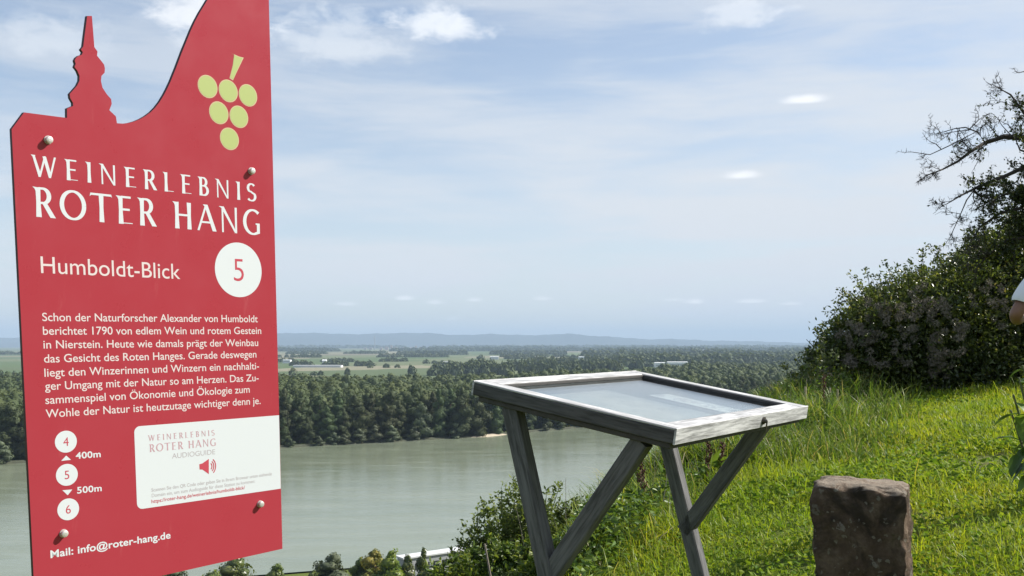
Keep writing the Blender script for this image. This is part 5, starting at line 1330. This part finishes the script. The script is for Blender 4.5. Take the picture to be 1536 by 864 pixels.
def build_person():
    px = Vector((3.325, 6.0, 0)); gz = float(ground_h(px.x, px.y)) - .012; root = empty('person', (px.x, px.y, gz)); root.scale = (.922,) * 3; root.rotation_euler = (0, 0, R(90))
    tag(root, 'person in a white T-shirt at the right edge, arm bent at the elbow', 'person')
    # faces +X; right side is -Y (towards the camera)
    V, E, RD = [], [], []
    def add(p, r, par=None):
        V.append(p); RD.append(r); i = len(V) - 1
        if par is not None: E.append((par, i))
        return i
    pel = add((0, 0, .97), (.15, .12)); bel = add((.01, 0, 1.12), (.145, .11), pel); che = add((.0, 0, 1.33), (.165, .12), bel); upc = add((-.01, 0, 1.46), (.13, .09), che)
    nk = add((.0, 0, 1.56), (.058, .058), upc); hd0 = add((.035, 0, 1.64), (.072, .075), nk); hd1 = add((.035, 0, 1.72), (.078, .10), hd0); add((.02, 0, 1.80), (.060, .075), hd1)
    hands = []
    for sgn in (-1, 1):
        sh = add((-.01, sgn * .185, 1.475), .062, upc); ua = add((-.02, sgn * .265, 1.35), .050, sh)
        el = add((-.03, sgn * .345, 1.235), .044, ua); fa = add((.06, sgn * .29, 1.205), .043, el); wr = add((.20, sgn * .17, 1.235), .027, fa); pm = add((.265, sgn * .11, 1.255), (.022, .038), wr)
        hands.append((pm, sgn))
        hp = add((0, sgn * .095, .90), .088, pel); kn = add((.02 + .03 * sgn, sgn * .105, .50), .056, hp); cf = add((.0 + .03 * sgn, sgn * .108, .32), .052, kn); an = add((-.02 + .03 * sgn, sgn * .11, .085), .036, cf); add((.10 + .03 * sgn, sgn * .12, .035), (.035, .03), an)
    me = skin_mesh(V, E, RD, 0)
    # fingers: short skinned chains rooted in each palm, curled in
    bm = bmesh.new(); bm.from_mesh(me)
    for (pm, sgn) in hands:
        c = Vector(V[pm]); fw = Vector((.70, -sgn * .62, .18)).normalized(); lat = Vector((0, 0, 1)); inn = Vector((-.62, -sgn * .70, 0)).normalized()
        for k, (off, L) in enumerate(((.028, .072), (.010, .080), (-.008, .075), (-.026, .060))):
            b = c + lat * off; pts = [b, b + fw * .035, b + fw * (.035 + L * .38) + inn * .010, b + fw * (.03 + L * .55) + inn * .036, b + fw * (.02 + L * .5) + inn * .058]
            bm.from_mesh(skin_mesh([tuple(p) for p in pts], [(0, 1), (1, 2), (2, 3), (3, 4)], [.011, .0095, .009, .0082, .0068], 0, 1))
        b = c - fw * .02 + lat * .03; pts = [b, b + lat * .025 + fw * .02 + inn * .01, b + lat * .035 + fw * .05 + inn * .02, b + lat * .032 + fw * .072 + inn * .034]
        bm.from_mesh(skin_mesh([tuple(p) for p in pts], [(0, 1), (1, 2), (2, 3)], [.013, .012, .010, .008], 0, 1))
    # nose, ears
    for (c, s) in (((.128, 0, 1.70), (.020, .014, .024)), ((.03, -.085, 1.705), (.022, .010, .032)), ((.03, .085, 1.705), (.022, .010, .032))):
        bmesh.ops.create_uvsphere(bm, u_segments=12, v_segments=8, radius=1, matrix=Matrix.Translation(c) @ Matrix.Diagonal((*s, 1)))
    me2 = bpy.data.meshes.new('body'); bm.to_mesh(me2); bm.free(); me2.materials.append(M['skin']); me2.polygons.foreach_set('use_smooth', [True] * len(me2.polygons)); link(bpy.data.objects.new('body', me2), root)
    def cloth(name, verts, edges, rad, mat, cut=None):
        m_ = skin_mesh(verts, edges, rad, 0)
        if cut:
            b_ = bmesh.new(); b_.from_mesh(m_)
            for co, no in cut:
                lim = -1 if abs(no[1]) < .3 else .22; vs_ = [v for v in b_.verts if abs(v.co.y) > lim and (lim < 0 or v.co.y * no[1] > 0)]; st_ = set(vs_); fs_ = [f for f in b_.faces if all(v in st_ for v in f.verts)]; es_ = [e for e in b_.edges if all(v in st_ for v in e.verts)]; ge = vs_ + es_ + fs_; bmesh.ops.bisect_plane(b_, geom=ge, plane_co=co, plane_no=no, clear_outer=True)
            b_.to_mesh(m_); b_.free()
        m_.materials.clear(); m_.materials.append(mat); m_.name = name; return link(bpy.data.objects.new(name, m_), root)
    ve = [(0, 0, .90), (.0, 0, 1.10), (0, 0, 1.32), (-.01, 0, 1.47), (-.01, -.19, 1.487), (-.022, -.268, 1.36), (-.028, -.322, 1.272), (-.01, .19, 1.487), (-.022, .268, 1.36), (-.028, .322, 1.272), (0, 0, 1.545)]
    cloth('t_shirt', ve, [(0, 1), (1, 2), (2, 3), (3, 4), (4, 5), (5, 6), (3, 7), (7, 8), (8, 9), (3, 10)], [(.185, .15), (.175, .14), (.19, .145), (.15, .11), .082, .078, .080, .082, .078, .080, (.075, .075)], M['shirt'],
          [((0, 0, 1.555), (0, 0, 1)), ((0, 0, .90), (0, 0, -1)), ((-.026, .300, 1.306), (-.03, .42, -.90)), ((-.026, -.300, 1.306), (-.03, -.42, -.90))])
    tv = [(0, 0, 1.02), (0, 0, .95), (0, -.095, .86), (-.01, -.105, .5), (-.045, -.11, .12), (0, .095, .86), (.05, .105, .5), (.015, .11, .12)]
    cloth('trousers', tv, [(0, 1), (1, 2), (2, 3), (3, 4), (1, 5), (5, 6), (6, 7)], [(.165, .135), (.17, .14), .105, .078, .07, .105, .078, .07], M['trouser'])
    hv = [(.0, 0, 1.745), (-.025, 0, 1.79), (.03, 0, 1.815), (-.045, 0, 1.70)]
    cloth('hair', hv, [(0, 1), (1, 2), (0, 3)], [(.088, .108), (.078, .09), (.06, .062), (.062, .07)], M['hair'])
    for sgn in (-1, 1):
        x = .03 * sgn; cloth('shoe', [(-.05 + x, sgn * .11, .05), (.04 + x, sgn * .115, .045), (.14 + x, sgn * .122, .035)], [(0, 1), (1, 2)], [(.046, .05), (.046, .046), (.040, .034)], M['shoe'])
    bm = bmesh.new()
    for sgn in (-1, 1): bmesh.ops.create_uvsphere(bm, u_segments=10, v_segments=8, radius=.011, matrix=Matrix.Translation((.117, sgn * .032, 1.725)))
    m3 = bpy.data.meshes.new('eyes'); bm.to_mesh(m3); bm.free(); m3.materials.append(M['window']); link(bpy.data.objects.new('eyes', m3), root)
build_person()
